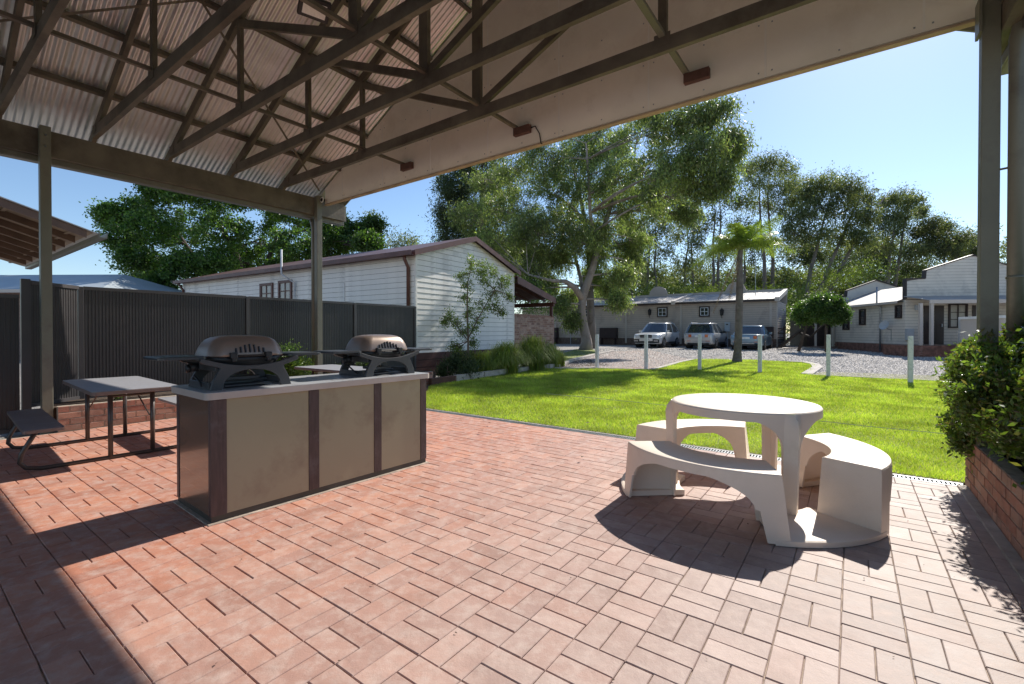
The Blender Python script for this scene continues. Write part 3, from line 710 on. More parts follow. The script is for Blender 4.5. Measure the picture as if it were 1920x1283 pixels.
def make_bbq(label):
    """local x = width, +y = the operator's side; the hinged back looks to -y"""
    t = thing('gas_barbecue', (0, 0, 0), 0, label, 'barbecue', 'portable gas barbecues on the counter')
    def rr(hx, hy, z, rad, dy=0): return [(x, y + dy, z) for x, y in rounded(-hx, hx, -hy, hy, rad, 5)]
    mb = MB()
    ring_loft(mb, [rr(.275, .185, .236, .09), rr(.28, .19, .243, .09), rr(.275, .186, .262, .09), rr(.262, .176, .300, .085), rr(.243, .162, .335, .08), rr(.222, .146, .362, .075), rr(.19, .12, .381, .065), rr(.14, .085, .392, .05), rr(.06, .04, .397, .025)])
    lid = mb.build('lid', M_lid, t, smooth=True)
    e = lid.modifiers.new('es', 'EDGE_SPLIT'); e.split_angle = math.radians(50)
    for i in range(7):
        x = (i - 3) * .033; h = .062 - .006 * abs(i - 3) - (.004 * abs(i - 3) if abs(i - 3) > 1 else 0)
        y = -.188
        mb = MB(); mb.tube([(x, y - .001, .266), (x, y + h * .33, .266 + h)], .0082, 8); v = mb.build('vent_slot', M_black, lid)
    MB().tube([(-.12, .185, .28), (-.12, .225, .285), (.12, .225, .285), (.12, .185, .28)], .012, 8).build('handle', M_black, lid, smooth=True)
    mb = MB(); ring_loft(mb, [rr(.17, .11, .13, .06), rr(.24, .16, .19, .08), rr(.272, .182, .234, .09)]); mb.build('cook_box', M_black, t, smooth=True)
    for x in (-.125, .125):
        mb = MB(); mb.box(x - .024, x + .024, -.222, -.175, .222, .268); mb.cbox((x, -.212, .214), .03, .02, .03); mb.build('hinge', M_black, t, bevel=.006)
    mb = MB(); mb.tube([(-.13, -.205, .243), (.13, -.205, .243)], .006, 6); mb.build('hinge_pin', M_black, t)
    # cradle: outline of the arched end frames, extruded
    def outline():
        P = []
        for i in range(13):                                     # concave top from right horn to left horn
            u = 1 - 2 * i / 12; P.append((.335 * u, .168 + .062 * u * u))
        P += [(-.350, .226), (-.352, .205), (-.335, .192)]
        P += [(-.27, .172), (-.225, .158)]                        # underside of the left horn
        P += [(-.245, .12), (-.275, .06), (-.292, 0)]
        P += [(-.215, 0)]
        for i in range(15):                                      # arch
            a = math.pi * (1 - i / 14); P.append((.205 * math.cos(a), .012 + .128 * math.sin(a) ** .85))
        P += [(.215, 0), (.292, 0), (.275, .06), (.245, .12), (.225, .158), (.27, .172), (.335, .192), (.352, .205), (.350, .226)]
        return P
    for y0, y1 in ((-.235, -.205), (.19, .22)):
        MB().prism(outline(), y0, y1, 'y').build('cradle_frame', M_cradle, t, bevel=.003)
    for s in (-1, 1):
        mb = MB()
        for k in range(6):
            z0, z1 = .0 + k * .027, .0 + (k + 1) * .027
            x0 = s * (.288 - .045 * (z0 / .16) ** 1.3); x1 = s * (.288 - .045 * (z1 / .16) ** 1.3)
            mb.add([(x0, -.205, z0), (x0, .19, z0), (x1, .19, z1), (x1, -.205, z1), (x0 - s * .012, -.205, z0), (x0 - s * .012, .19, z0), (x1 - s * .012, .19, z1), (x1 - s * .012, -.205, z1)],
                   [(0, 1, 2, 3), (7, 6, 5, 4), (0, 4, 5, 1), (3, 2, 6, 7)])
        # opening in the side: only lower rail and upper rail remain
        mb2 = MB(); mb2.box(min(s * .292, s * .276), max(s * .292, s * .276), -.205, .19, 0, .055); mb2.box(min(s * .25, s * .232), max(s * .25, s * .232), -.205, .19, .135, .18)
        mb2.build('cradle_side', M_cradle, t, bevel=.003)
        mb = MB(); a, b = (s * .29, s * .585)
        mb.prism(rounded(min(a, b), max(a, b), -.19, .19, .035), .226, .244, 'z'); mb.prism(rounded(min(a, b) + .012, max(a, b) - .012, -.178, .178, .03), .2445, .2475, 'z')
        mb.build('side_shelf', M_shelf, t, bevel=.003)
        MB().bar((s * .27, -.12, .20), (s * .45, -.12, .226), .03, .012).bar((s * .27, .12, .20), (s * .45, .12, .226), .03, .012).build('shelf_arm', M_black, t)
    mb = MB(); mb.prism(rounded(-.12, .12, -.09, .09, .03), .055, .075, 'z'); mb.box(-.2, .2, -.012, .012, .03, .045); mb.box(-.17, .17, -.16, .16, .012, .022); mb.build('drip_tray', M_cradle, t)
    mb = MB(); mb.tube([(-.315, .02, .13), (-.315, .02, .19)], [.04, .034], 12); mb.tube([(-.315, .02, .10), (-.30, -.06, .05), (-.32, -.15, .03)], .007, 6); mb.build('regulator', M_black, t, smooth=True)
    mb = MB(); mb.tube([(-.362, .02, .15), (-.338, .02, .15)], .03, 12); mb.build('control_knob', M_black, t, smooth=True)
    return t
q0 = make_bbq('portable gas barbecue with bronze lid on the near end of the counter')
q1 = dup(q0); q1['label'] = 'paler sunlit portable gas barbecue on the far end of the counter'
for q, r in ((q0, 2.03), (q1, 3.03)):
    pass
for q, (dl, dr) in ((q0, (-.345, .33)), (q1, (-.345, 1.61))):
    base = Vector((cn.location.x, cn.location.y, 0)); ang = RZ - math.radians(2.2)
    ex = Vector((math.cos(ang), math.sin(ang), 0)); ey = Vector((-math.sin(ang), math.cos(ang), 0))
    q.location = base + ex * dl + ey * dr + Vector((0, 0, TOPZ)); q.rotation_euler = (0, 0, ang + math.pi / 2)
q1.location = q1.location

# ---------------------------------------------------------------- picnic tables with attached benches
M_ptop = mat('table_top_plastic', (.33, .33, .35), .38, 0, .08, 4, spec=.5, rvar=.2, dirt=(.26, .25, .26), dscale=4)
M_seat = mat('seat_plastic', (.20, .145, .125), .5, 0, .1, 4, .0005, 200, dirt=(.26, .22, .21), dscale=3)
M_tube = mat('brown_tube', (.075, .06, .052), .35, .3, .12, 6, spec=.5)
def make_table(label):
    t = thing('picnic_table', (0, 0, 0), RZ, label, 'picnic table', 'picnic tables with attached benches')
    mb = MB(); mb.prism(rounded(-.915, .915, -.37, .37, .05), .705, .742, 'z'); mb.build('table_rim', M_seat, t, bevel=.004)
    mb = MB(); mb.prism(rounded(-.912, .912, -.367, .367, .05), .7425, .7455, 'z'); mb.build('table_top', M_ptop, t)
    for y in (-.70, .70):
        mb = MB(); mb.prism(rounded(-.80, .90, y - .14, y + .14, .03), .405, .437, 'z'); mb.build('bench_seat', M_seat if y < 0 else M_ptop, t, bevel=.004)
    for x in (-.62, .62):
        mb = MB(); pts = []
        for s in (-1, 1):
            arc = [(x, s * .72, .40), (x, s * .78, .28), (x, s * .83, .18), (x, s * .84, .10), (x, s * .80, .045), (x, s * .70, .022), (x, s * .55, .02)]
            pts = pts + (arc if s < 0 else arc[::-1])
        mb.tube(pts, .02, 10); mb.build('bench_frame', M_tube, t, smooth=True)
        for s in (-1, 1):
            MB().tube([(x, s * .18, .02), (x, s * .18, .70)], .022, 10).build('leg', M_tube, t, smooth=True)
            MB().tube([(x + (-.03 if x > 0 else .03), s * .16, .42), (x * .35, s * .10, .70)], .008, 6).build('brace', M_tube, t)
        MB().tube([(x, -.18, .66), (x, .18, .66)], .012, 8).build('cross_bar', M_tube, t)
    return t
t0 = make_table('brown and grey picnic table with benches left of the barbecue counter')
TC = Vector((-4.60, 5.42, 0)); t0.location = TC; t0.rotation_euler = (0, 0, -.685)
t1 = dup(t0); t1.rotation_euler = (0, 0, RZ); t1['label'] = 'farther picnic table showing only its grey top behind the barbecue counter'; t1.location = Vector((-2.79, 7.70, 0))

# ---------------------------------------------------------------- moulded round table with three curved benches
M_mould = mat('moulded_fibreglass', (.80, .69, .585), .5, 0, .05, 2, .0012, 120, spec=.4, dirt=(.74, .63, .52), dscale=3.2, rvar=.12)
rt = thing('round_picnic_set', gp(1392, 1, 0) if False else Vector((1.905, 3.83, 0)), 0, 'cream moulded round picnic table joined to three curved benches on the paving', 'picnic set')
def smooth(o, ang=40):
    for p in o.data.polygons: p.use_smooth = True
    e = o.modifiers.new('es', 'EDGE_SPLIT'); e.split_angle = math.radians(ang)
TR_, TZ = .55, .765
mb = MB(); mb.lathe([(0, TZ), (.02, TZ), (.0201, TZ - .02)][:1] + [(.016, TZ)] + [(.53, TZ), (.545, TZ - .003), (.552, TZ - .012)], 96)
o = mb.build('table_top', M_mould, rt); smooth(o, 60)
MB().lathe([(.0, .001), (.015, .001), (.016, 0)], 20, (0, 0, TZ - .004)).build('parasol_hole', M_dark, rt)
legs_deg = (279.25, 39.25, 159.25)
def leg_profile(dth):
    """lower edge height of the rim skirt / leg at angular distance dth (degrees) from a leg"""
    w0, w1 = 7.0, 27.0
    if dth <= w0: return .04
    if dth < w1:
        t = (dth - w0) / (w1 - w0); return .695 - .21 * (1 - t ** .5) ** 1.3 if t > 0 else .04
    return .695
for ld in legs_deg:
    mb = MB(); cols = []
    A = [-60 + i * 2 for i in range(0, 16)] + [-28, -26, -24, -21, -18, -15, -13, -11, -9.5, -8.2, -7.3, -7.001, -7, -5, -3.5, -1.5, 0]
    A = sorted(set(A)); A = A + [-a for a in A[::-1][1:]]
    NZ = 14
    for a in A:
        zb = leg_profile(abs(a)); col = []
        for j in range(NZ + 1):
            z = (TZ - .012) + (zb - (TZ - .012)) * j / NZ
            k = max(0, 1 - abs(a) / 7.0); r = .552 + .0 * j - .035 * max(0, (.70 - z)) + k * .055 * min(1, (TZ - z) / .08)
            if abs(a) < 7.0: aa = a * (1 - .12 * (1 - z / .7)) if z < .7 else a
            else: aa = a
            th = math.radians(ld + aa); col.append((r * math.cos(th), r * math.sin(th), z))
        cols.append(col)
    n = NZ + 1; mb.v = [p for c in cols for p in c]
    for i in range(len(cols) - 1):
        for j in range(NZ): mb.f.append((i * n + j, (i + 1) * n + j, (i + 1) * n + j + 1, i * n + j + 1)); mb.mi.append(0)
    o = mb.build('table_leg', M_mould, rt); s = o.modifiers.new('s', 'SOLIDIFY'); s.thickness = .028; s.offset = -1; smooth(o, 35)
# benches: shell with arched inner and outer skirts and solid flared ends
RI, RO, BZ = .60, .955, .445
def bench(a0, a1):
    mb = MB(); N = 48
    def bot(u):                                # u 0..1 along the arc
        e = min(u, 1 - u) * (a1 - a0)
        if e < 9: return .012
        if e < 26: return .375 - .17 * (1 - ((e - 9) / 17) ** .5) ** 1.2
        return .375
    us = sorted(set([i / N for i in range(N + 1)] + [9.0 / (a1 - a0), 9.02 / (a1 - a0), 1 - 9.0 / (a1 - a0), 1 - 9.02 / (a1 - a0)]))
    def flare(z): return (1 - z / BZ)
    def P(r, th, z, rr_): f = flare(z); return ((r + rr_ * f) * math.cos(math.radians(th)), (r + rr_ * f) * math.sin(math.radians(th)), z)
    rows = {}
    def strip(r, rr_, name):
        nz = 10; base = len(mb.v)
        for u in us:
            th = a0 + (a1 - a0) * u; zb = bot(u)
            for j in range(nz + 1):
                z = (BZ - .012) + (zb - BZ + .012) * j / nz
                ex = (-3.0 if u < .5 else 3.0) * flare(z) * (1 if min(u, 1 - u) * (a1 - a0) < 9.01 else 0)
                mb.v.append(P(r, th + ex, z, rr_))
        m_ = nz + 1
        for i in range(len(us) - 1):
            for j in range(nz): mb.f.append((base + i * m_ + j, base + (i + 1) * m_ + j, base + (i + 1) * m_ + j + 1, base + i * m_ + j + 1)); mb.mi.append(0)
        return base, m_
    # top sheet with eased edges
    prof = [(RI, BZ - .012), (RI + .004, BZ - .003), (RI + .014, BZ), (RO - .014, BZ), (RO - .004, BZ - .003), (RO, BZ - .012)]
    base = len(mb.v)
    for u in us:
        th = math.radians(a0 + (a1 - a0) * u)
        for r, z in prof: mb.v.append((r * math.cos(th), r * math.sin(th), z))
    k = len(prof)
    for i in range(len(us) - 1):
        for j in range(k - 1): mb.f.append((base + i * k + j, base + i * k + j + 1, base + (i + 1) * k + j + 1, base + (i + 1) * k + j)); mb.mi.append(0)
    strip(RO, .018, 'o'); strip(RI, -.02, 'i')
    for u, ex in ((0, -3.0), (1, 3.0)):            # end walls
        b = len(mb.v); nz = 10; nr = 6
        for j in range(nz + 1):
            z = BZ - .004 + (.012 - BZ + .004) * j / nz
            for i in range(nr + 1):
                r = RI + (RO - RI) * i / nr; rr_ = -.02 + .038 * i / nr
                mb.v.append(P(r, a0 + (a1 - a0) * u + ex * flare(z), z, rr_))
        for j in range(nz):
            for i in range(nr): mb.f.append((b + j * (nr + 1) + i, b + j * (nr + 1) + i + 1, b + (j + 1) * (nr + 1) + i + 1, b + (j + 1) * (nr + 1) + i)); mb.mi.append(0)
    me = mb.mesh('bench'); bm = bmesh.new(); bm.from_mesh(me); bmesh.ops.remove_doubles(bm, verts=bm.verts, dist=.0008); bmesh.ops.recalc_face_normals(bm, faces=bm.faces); bm.to_mesh(me); bm.free()
    o = link('bench', me, M_mould, rt); s = o.modifiers.new('s', 'SOLIDIFY'); s.thickness = .016; s.offset = -1; smooth(o, 38); return o
for c in (219.5, 339.5, 99.5): bench(c - 37.5, c + 37.5)
for ld in legs_deg:
    mb = MB(); N = 14; a0, a1 = ld - 24.5, ld + 24.5
    top = []; 
    for i in range(N + 1):
        th = math.radians(a0 + (a1 - a0) * i / N); ri = .49; ro = .975
        top.append([(ri * math.cos(th), ri * math.sin(th)), ((ri + .02) * math.cos(th), (ri + .02) * math.sin(th)), ((ro - .015) * math.cos(th), (ro - .015) * math.sin(th)), (ro * math.cos(th), ro * math.sin(th))])
    for i in range(N + 1):
        p = top[i]; mb.v += [(*p[0], .004), (*p[0], .042), (*p[1], .046), (*p[2], .046), (*p[3], .036), (*p[3], .004)]
    for i in range(N):
        for j in range(5): mb.f.append((i * 6 + j, i * 6 + j + 1, (i + 1) * 6 + j + 1, (i + 1) * 6 + j)); mb.mi.append(0)
    mb.f.append(tuple(range(6))); mb.f.append(tuple(N * 6 + j for j in reversed(range(6)))); mb.mi += [0, 0]
    smooth(mb.build('foot_plate', M_mould, rt), 40)
# ---------------------------------------------------------------- weatherboard helpers
def board_mesh(L, H, th=.017, slope=None):
    """lap board: local x along, lower edge proud towards -y; slope clips both ends of a gable board (run per rise, left, right)"""
    sl, sr = slope or (0, 0)
    g = .009; H = H - g
    vs = [(0, -th, 0), (L, -th, 0), (L - sr * H, -.006, H), (sl * H, -.006, H), (0, .002, 0), (L, .002, 0), (L - sr * H, .002, H), (sl * H, .002, H)]
    me = bpy.data.meshes.new('weatherboard'); me.from_pydata(vs, [], [(0, 1, 2, 3), (7, 6, 5, 4), (4, 5, 1, 0), (3, 2, 6, 7), (1, 5, 6, 2), (4, 0, 3, 7)]); return me
def clad(parent, x0, x1, z0, z1, y, pitch, m, single=True, top=None, name='weatherboard', rot=0.0, origin=(0, 0)):
    """boards on a wall in the plane y of a local frame; top(x) limits the height of a gable"""
    n = int(round((z1 - z0) / pitch)); acc = MB()
    for i in range(n):
        za, zb = z0 + i * pitch, min(z0 + (i + 1) * pitch, z1)
        a, b = x0, x1; sl = sr = 0
        if top:
            zt = [x for x in np.linspace(x0, x1, 401) if top(x) > zb - .01]
            if len(zt) < 4: continue
            a2, b2 = zt[0], zt[-1]; zt1 = [x for x in np.linspace(x0, x1, 401) if top(x) > za]; a, b = zt1[0], zt1[-1]
            sl = (a2 - a) / (zb - za); sr = (b - b2) / (zb - za)
        me = board_mesh(b - a, zb - za, slope=(sl, sr))
        if single:
            me.materials.append(m); o = link(name, me, None, parent, (a * math.cos(rot) - y * math.sin(rot) + origin[0], a * math.sin(rot) + y * math.cos(rot) + origin[1], za), (0, 0, rot))
        else:
            c, s = math.cos(rot), math.sin(rot)
            acc.add([((v.co.x + a) * c - (v.co.y + y) * s + origin[0], (v.co.x + a) * s + (v.co.y + y) * c + origin[1], v.co.z + za) for v in me.vertices], [tuple(p.vertices) for p in me.polygons])
            bpy.data.meshes.remove(me)
    if not single: tag(acc.build(name, m, parent), kind='stuff')
def window(parent, x, z, w, h, y, mf, mg, ms=None, nx=2, nz=2, d=.05, fw=.06, outer=None):
    """x,z lower left corner; frame with glazing bars and panes; faces -y"""
    mb = MB(); ow = fw * .0
    mb.box(x, x + w, y - d, y, z, z + fw); mb.box(x, x + w, y - d, y, z + h - fw, z + h); mb.box(x, x + fw, y - d + .001, y, z + fw, z + h - fw); mb.box(x + w - fw, x + w, y - d + .001, y, z + fw, z + h - fw)
    wd = mb.build('window', mf, parent)
    iw, ih = w - 2 * fw, h - 2 * fw; b = .03 if ms is None else .035; mb = MB()
    for i in range(1, nx): c = x + fw + iw * i / nx; mb.box(c - b / 2, c + b / 2, y - d + .012, y - .012, z + fw, z + h - fw)
    for i in range(1, nz): c = z + fw + ih * i / nz; mb.box(x + fw, x + w - fw, y - d + .010, y - .014, c - b / 2, c + b / 2)
    if ms is not None:
        for a0, a1, c0, c1 in ((x + fw, x + w - fw, z + fw, z + fw + .04), (x + fw, x + w - fw, z + h - fw - .04, z + h - fw), (x + fw, x + fw + .04, z + fw, z + h - fw), (x + w - fw - .04, x + w - fw, z + fw, z + h - fw)): mb.box(a0, a1, y - d + .006, y - .016, c0, c1)
    if mb.v: mb.build('glazing_bar', ms or mf, wd)
    for i in range(nx):
        for j in range(nz):
            mb = MB(); mb.box(x + fw + iw * i / nx + b / 2, x + fw + iw * (i + 1) / nx - b / 2, y - .012, y - .006, z + fw + ih * j / nz + b / 2, z + fw + ih * (j + 1) / nz - b / 2)
            mb.build('pane', mg, wd)
    return wd
M_wb = mat('white_weatherboard', (.83, .80, .74), .6, 0, .06, 2, .0012, 60, dirt=(.52, .50, .46), dscale=1.2)
M_wb2 = mat('taupe_weatherboard', (.50, .42, .36), .65, 0, .08, 1.5, dirt=(.33, .27, .24), dscale=.8)
M_wb3 = mat('cream_weatherboard', (.68, .62, .54), .65, 0, .07, 1.5, dirt=(.44, .40, .36), dscale=.8)
M_gapshade = mat('shadowed_backing', (.13, .115, .10), .9)  # dark colour put behind the boards so their gaps show as shadow lines
M_ox = mat('oxide_trim', (.115, .045, .035), .45, 0, .15, 2, dirt=(.16, .08, .065), dscale=2)
M_oxroof = mat('oxide_roof', (.12, .06, .05), .5, .0, .25, 2, dirt=(.17, .11, .09), dscale=1.5)
M_dkbrown = mat('dark_brown_boards', (.075, .03, .025), .5, 0, .2, 3, dirt=(.12, .06, .045))
M_glass = glass_mat('window_glass'); M_curtain = mat('curtained_glass', (.38, .36, .33), .2, 0, .15, 12, spec=.6, stretch=(6, 6, 1))
M_brownwood = mat('brown_rafter', (.15, .085, .055), .6, 0, .25, 3)
M_brownlin = mat('brown_lining', (.26, .18, .12), .7, 0, .2, 2)
M_zinc = mat('zinc_roof', (.36, .34, .325), .6, .1, .15, .8, dirt=(.27, .22, .20), dscale=.6)
M_fasc = mat('dark_fascia', (.035, .02, .018), .5)
M_cream = mat('cream_trim', (.52, .46, .41), .6, 0, .06, 2)

# ---------------------------------------------------------------- white gabled house
G0 = Vector((-2.74, 13.2, 0)); ga = math.atan2(.843, .538)
gh = thing('gabled_house', G0, ga, 'white weatherboard house with oxide red trim and low gable behind the fence', 'house')
GW, GLn, Z0, ZE, ZA = 5.2, 14.3, .74, 3.57, 4.36
gs = (ZA - ZE) / (GW / 2)
clad(gh, 0.0, GW, Z0, ZA + .0, -.002, .1575, M_wb, top=lambda x: ZE + .02 + gs * (x if x < GW / 2 else GW - x) if True else 0)
clad(gh, -GLn, 0.0, Z0, ZE + .03, -.002, .1575, M_wb, rot=-math.pi / 2, origin=(0, 0))
MB().prism([(0.0, 0), (GW, 0), (GW, ZE), (GW / 2, ZA), (0.0, ZE)], .004, GLn).build('wall', M_gapshade, gh)
for x0, x1, a in ((-.02, .05, 0), (GW - .05, GW + .02, 0)): MB().box(x0, x1, -.026, .03, Z0, ZE).build('corner_strip', M_wb, gh)
# dark boards below the floor line
for k in range(4): MB().box(-.03, GW, -.03 - .004 * (k % 2), .002, Z0 - .21 * (k + 1) + .012, Z0 - .21 * k).build('base_board', M_dkbrown, gh)
MB().box(-.035, -.005, 0, GLn, 0, Z0).build('base_board', M_dkbrown, gh)
ov = .22
for s in (0, 1):
    A = (-ov, ZE - gs * ov + .10) if s == 0 else (GW + ov, ZE - gs * ov + .10)
    MB().prism([(A[0], A[1]), (GW / 2, ZA + .10), (GW / 2, ZA + .12), (A[0], A[1] + .02)], -.17, GLn + .15).build('roof', M_oxroof, gh)
    MB().prism([(A[0], A[1] - .13), (GW / 2, ZA - .035), (GW / 2, ZA + .125), (A[0], A[1] + .03)], -.2, -.171).build('barge_board', M_ox, gh)
    MB().prism([(A[0], A[1] - .02), (GW / 2, ZA + .08), (GW / 2, ZA + .095), (A[0], A[1] - .005)], -.16, -.0).build('soffit', M_ox, gh)
zg = ZE - gs * ov + .10
MB().box(-ov - .12, -ov, -.17, GLn + .15, zg - .12, zg - .105).box(-ov - .125, -ov - .11, -.17, GLn + .15, zg - .12, zg + .01).box(-ov - .002, -ov + .012, -.17, GLn + .15, zg - .14, zg + .0).build('gutter', M_ox, gh)
MB().box(-ov, -.0, -.0, GLn, ZE - .03, ZE - .01).build('eaves_soffit', M_ox, gh)
mb = MB(); mb.tube([(-.21, .22, zg - .10), (-.21, .22, zg - .2), (-.07, .22, zg - .42), (-.07, .22, .3)], .05, 10); mb.build('downpipe', M_ox, gh, smooth=True)
mb = MB(); mb.tube([(-ov - .05, GLn - .2, zg - .1), (-.07, GLn - .2, zg - .4), (-.07, GLn - .2, .3)], .05, 8); mb.build('downpipe', M_ox, gh, smooth=True)
d_s = (-.843, .538)
for (xa, xb, ya) in ((490, 514, 530.5), (524.5, 549.5, 525)):
    s0, z1 = on_line(xb, ya, G0, d_s); s1, _ = on_line(xa, ya, G0, d_s)
    fr = thing('x', (0, 0, 0)); fr.name = 'window_bay'; fr.parent = gh; fr.location = (0, s1, 0); fr.rotation_euler = (0, 0, -math.pi / 2)
    ww = window(gh, 0, z1 - 1.05, s1 - s0, 1.05, -.02, M_ox, M_curtain, None, 2, 3, .05, .09)
    ww.location = (0, s1, 0); ww.rotation_euler = (0, 0, -math.pi / 2)
    bpy.data.objects.remove(fr)
s0, zt = on_line(548, 471, G0, d_s)
mb = MB(); mb.tube([(-.10, s0 + .3, .6), (-.10, s0 + .02 - .4, 3.2)][:0] + [(-.08, s0 - .28, .5), (-.08, s0 - .28, 3.05), (-.36, s0 + .05, 3.35), (-.36, s0 + .05, zt)], .035, 8); mb.build('vent_pipe', mat('vent_pipe_grey', (.55, .56, .57), .5), gh, smooth=True)
for px in (393, 647):
    s0, _ = on_line(px, 540, G0, d_s); MB().box(-.04, -.018, s0 - .02, s0 + .02, .5, 2.9 if px > 500 else 3.3).build('conduit', M_white, gh)
# porch with brick screen wall
po = thing('porch', G0 + Vector((.538, .843, 0)) * GW, ga, 'oxide red open porch at the far end of the white gabled house', 'porch')
MB().prism([(.03, 3.42), (3.15, 2.78), (3.15, 2.83), (.03, 3.47)], -.15, 4.5).build('roof', M_oxroof, po)
MB().prism([(.03, 3.18), (3.16, 2.56), (3.16, 2.79), (.03, 3.42)], -.18, -.151).build('fascia', M_ox, po)
for k in range(6): MB().prism([(.03, 3.26), (3.1, 2.65), (3.1, 2.76), (.03, 3.38)], .3 + k * .75, .35 + k * .75).build('rafter', M_dkbrown, po)
MB().box(3.0, 3.12, -.14, 4.5, 2.45, 2.62).build('beam', M_ox, po)
for y in (-.06, 4.4): MB().box(3.0, 3.11, y, y + .11, 2.0 if y < 0 else .2, 2.46).build('post', M_ox, po)
sw = thing('brick_screen_wall', G0 + Vector((.538, .843, 0)) * (GW + .03), ga, 'mottled brick screen wall under the porch roof beside the white gabled house', 'wall')
brick_wall(sw, 3.2, 23, rb, single=False, mm=M_brick2); sw.children[0].location = (0, 0, 0)
MB().box(0, 3.2, -.015, .12, 23 * .086 - .01, 23 * .086 + .06).build('coping', M_brick2, sw)
MB().box(3.195, 3.3, .0, 3.0, 0, 23 * .086).build('return_wall', M_brick2, sw)

# ---------------------------------------------------------------- long taupe building behind the cars
LB0 = W(-4.05, 35.9); lb = thing('long_building', LB0, RZ, 'long low taupe weatherboard building with metal roof behind the parked cars', 'building')
dl = (EL.x, EL.y)
def LBp(px, py): return on_line(px, py, LB0, dl)
XL = -21.0; zb0, zt0 = .86, 3.46
clad(lb, XL, 0, zb0, zt0, 0, .155, M_wb2, single=False)
MB().box(XL, -.004, .004, 5.0, .1, zt0).build('wall', M_gapshade, lb)
brick_acc = MB()
for c in range(7):
    x = XL + (0 if c % 2 else .12)
    while x < -.1: brick_acc.box(x, min(x + .23, 0), -.03, .003, .28 + c * .083, .28 + c * .083 + .074); x += .24
tag(brick_acc.build('brick', mat('dark_base_brick', (.13, .085, .07), .9, 0, .5, 5, coord='World'), lb), kind='stuff')
MB().box(XL, -.01, -.024, .0, .2, .86).build('mortar', M_mortar, lb)
clad(lb, 0, 5.0, zb0, zt0, 0, .155, M_wb2, single=False, rot=math.pi / 2, origin=(0, 0))
# roof planes either side of the raised divider
for a, b in ((XL, -7.0), (-6.7, .0)):
    MB().prism([(-.35, zt0 + .10), (4.6, 4.42), (4.6, 4.45), (-.35, zt0 + .13)], a, b, 'x').build('roof', M_zinc, lb)
    MB().box(a, b, -.34, -.32, zt0 - .02, zt0 + .10).build('fascia', M_fasc, lb)
    mb = MB(); x = a + .1
    while x < b: mb.prism([(-.352, zt0 + .131), (4.6, 4.451), (4.6, 4.465), (-.352, zt0 + .145)], x, x + .04, 'x'); x += .4
    tag(mb.build('roof_rib', M_zinc, lb), kind='stuff')
for x in (-6.85, .02): MB().prism([(-.45, zt0 - .05), (-.45, zt0 + .22), (4.7, 4.62), (4.7, 4.3)], x - .13, x + .13, 'x').build('roof_divider', M_cream, lb)
MB().box(XL, .1, 4.62, 4.8, 3.4, 4.62).build('ridge_parapet', M_cream, lb)
for px in (1234, 1379, 1098):
    s, z = on_line(px, 550, LB0 + ER * 4.6, dl); r_ = .78
    mb = MB()
    poly = [(s - r_, 4.60)] + ([(s - r_ + r_ * (1 - math.cos(math.pi * i / 14)), 4.62 + .72 * math.sin(math.pi * i / 14)) for i in range(15)] if px != 1379 else [(s - r_, 4.64), (s - .55, 5.1), (s - .22, 5.35), (s + .22, 5.35), (s + .55, 5.1), (s + r_, 4.64)]) + [(s + r_, 4.60)]
    mb.prism(poly, 4.58, 4.74); mb.build('crest', M_wb2, lb)
for px in (1042, 1174, 1276.5, 1445):
    s, _ = LBp(px, 600); MB().box(s - .07, s + .07, -.055, -.02, .45, zt0).build('pilaster', M_cream, lb)
MB().box(-.06, .02, -.03, .02, .3, zt0).build('corner_strip', M_cream, lb)
M_wht = mat('white_sash', (.7, .72, .76), .5)
for xa, xb, ya, yb in ((1232.5, 1252, 576.5, 595), (1311, 1331, 575, 594), (1090, 1107, 580, 597)):
    a, zt_ = LBp(xa, ya); b, zb_ = LBp(xb, yb); window(lb, a, zb_, b - a, zt_ - zb_, -.02, M_fasc, M_glass, M_wht, 2, 2, .07, .09)
mast = MB(); s, _ = LBp(1407, 540); mast.tube([(s, 2, 3.9), (s, 2, 6.6)], .02, 6); mast.tube([(s - .3, 2, 6.4), (s + .3, 2, 6.4)], .012, 5); mast.build('antenna_mast', M_galv, lb)
for k, px in enumerate((1219, 1354, 1053)):
    s, z = LBp(px, 586 if k < 2 else 590)
    ln = thing('wall_lantern', LB0 + EL * s + ER * -.14 + Vector((0, 0, z)), RZ, ['black wall lantern above the white wagon', 'black wall lantern just left of the palm trunk', 'black wall lantern left of the eucalyptus trunk'][k], 'lantern', 'black wall lanterns on the long building')
    MB().lathe([(.03, -.26), (.05, -.24), (.10, -.2), (.13, .08), (.14, .1)], 6).build('cage', mat('lantern_black', (.015, .015, .015), .4) if k == 0 else bpy.data.materials['lantern_black'], ln)
    MB().lathe([(.17, .1), (.10, .2), (.03, .26), (.0, .34)], 6).build('cap', bpy.data.materials['lantern_black'], ln)
    MB().lathe([(.055, -.16), (.075, .06)], 8).build('pane', M_curtain, ln)
    MB().tube([(0, .14, -.42), (0, .05, -.42), (0, .0, -.26)], .018, 6).build('arm', bpy.data.materials['lantern_black'], ln)
M_box = mat('meter_box_grey', (.42, .45, .48), .5, 0, .05, 3)
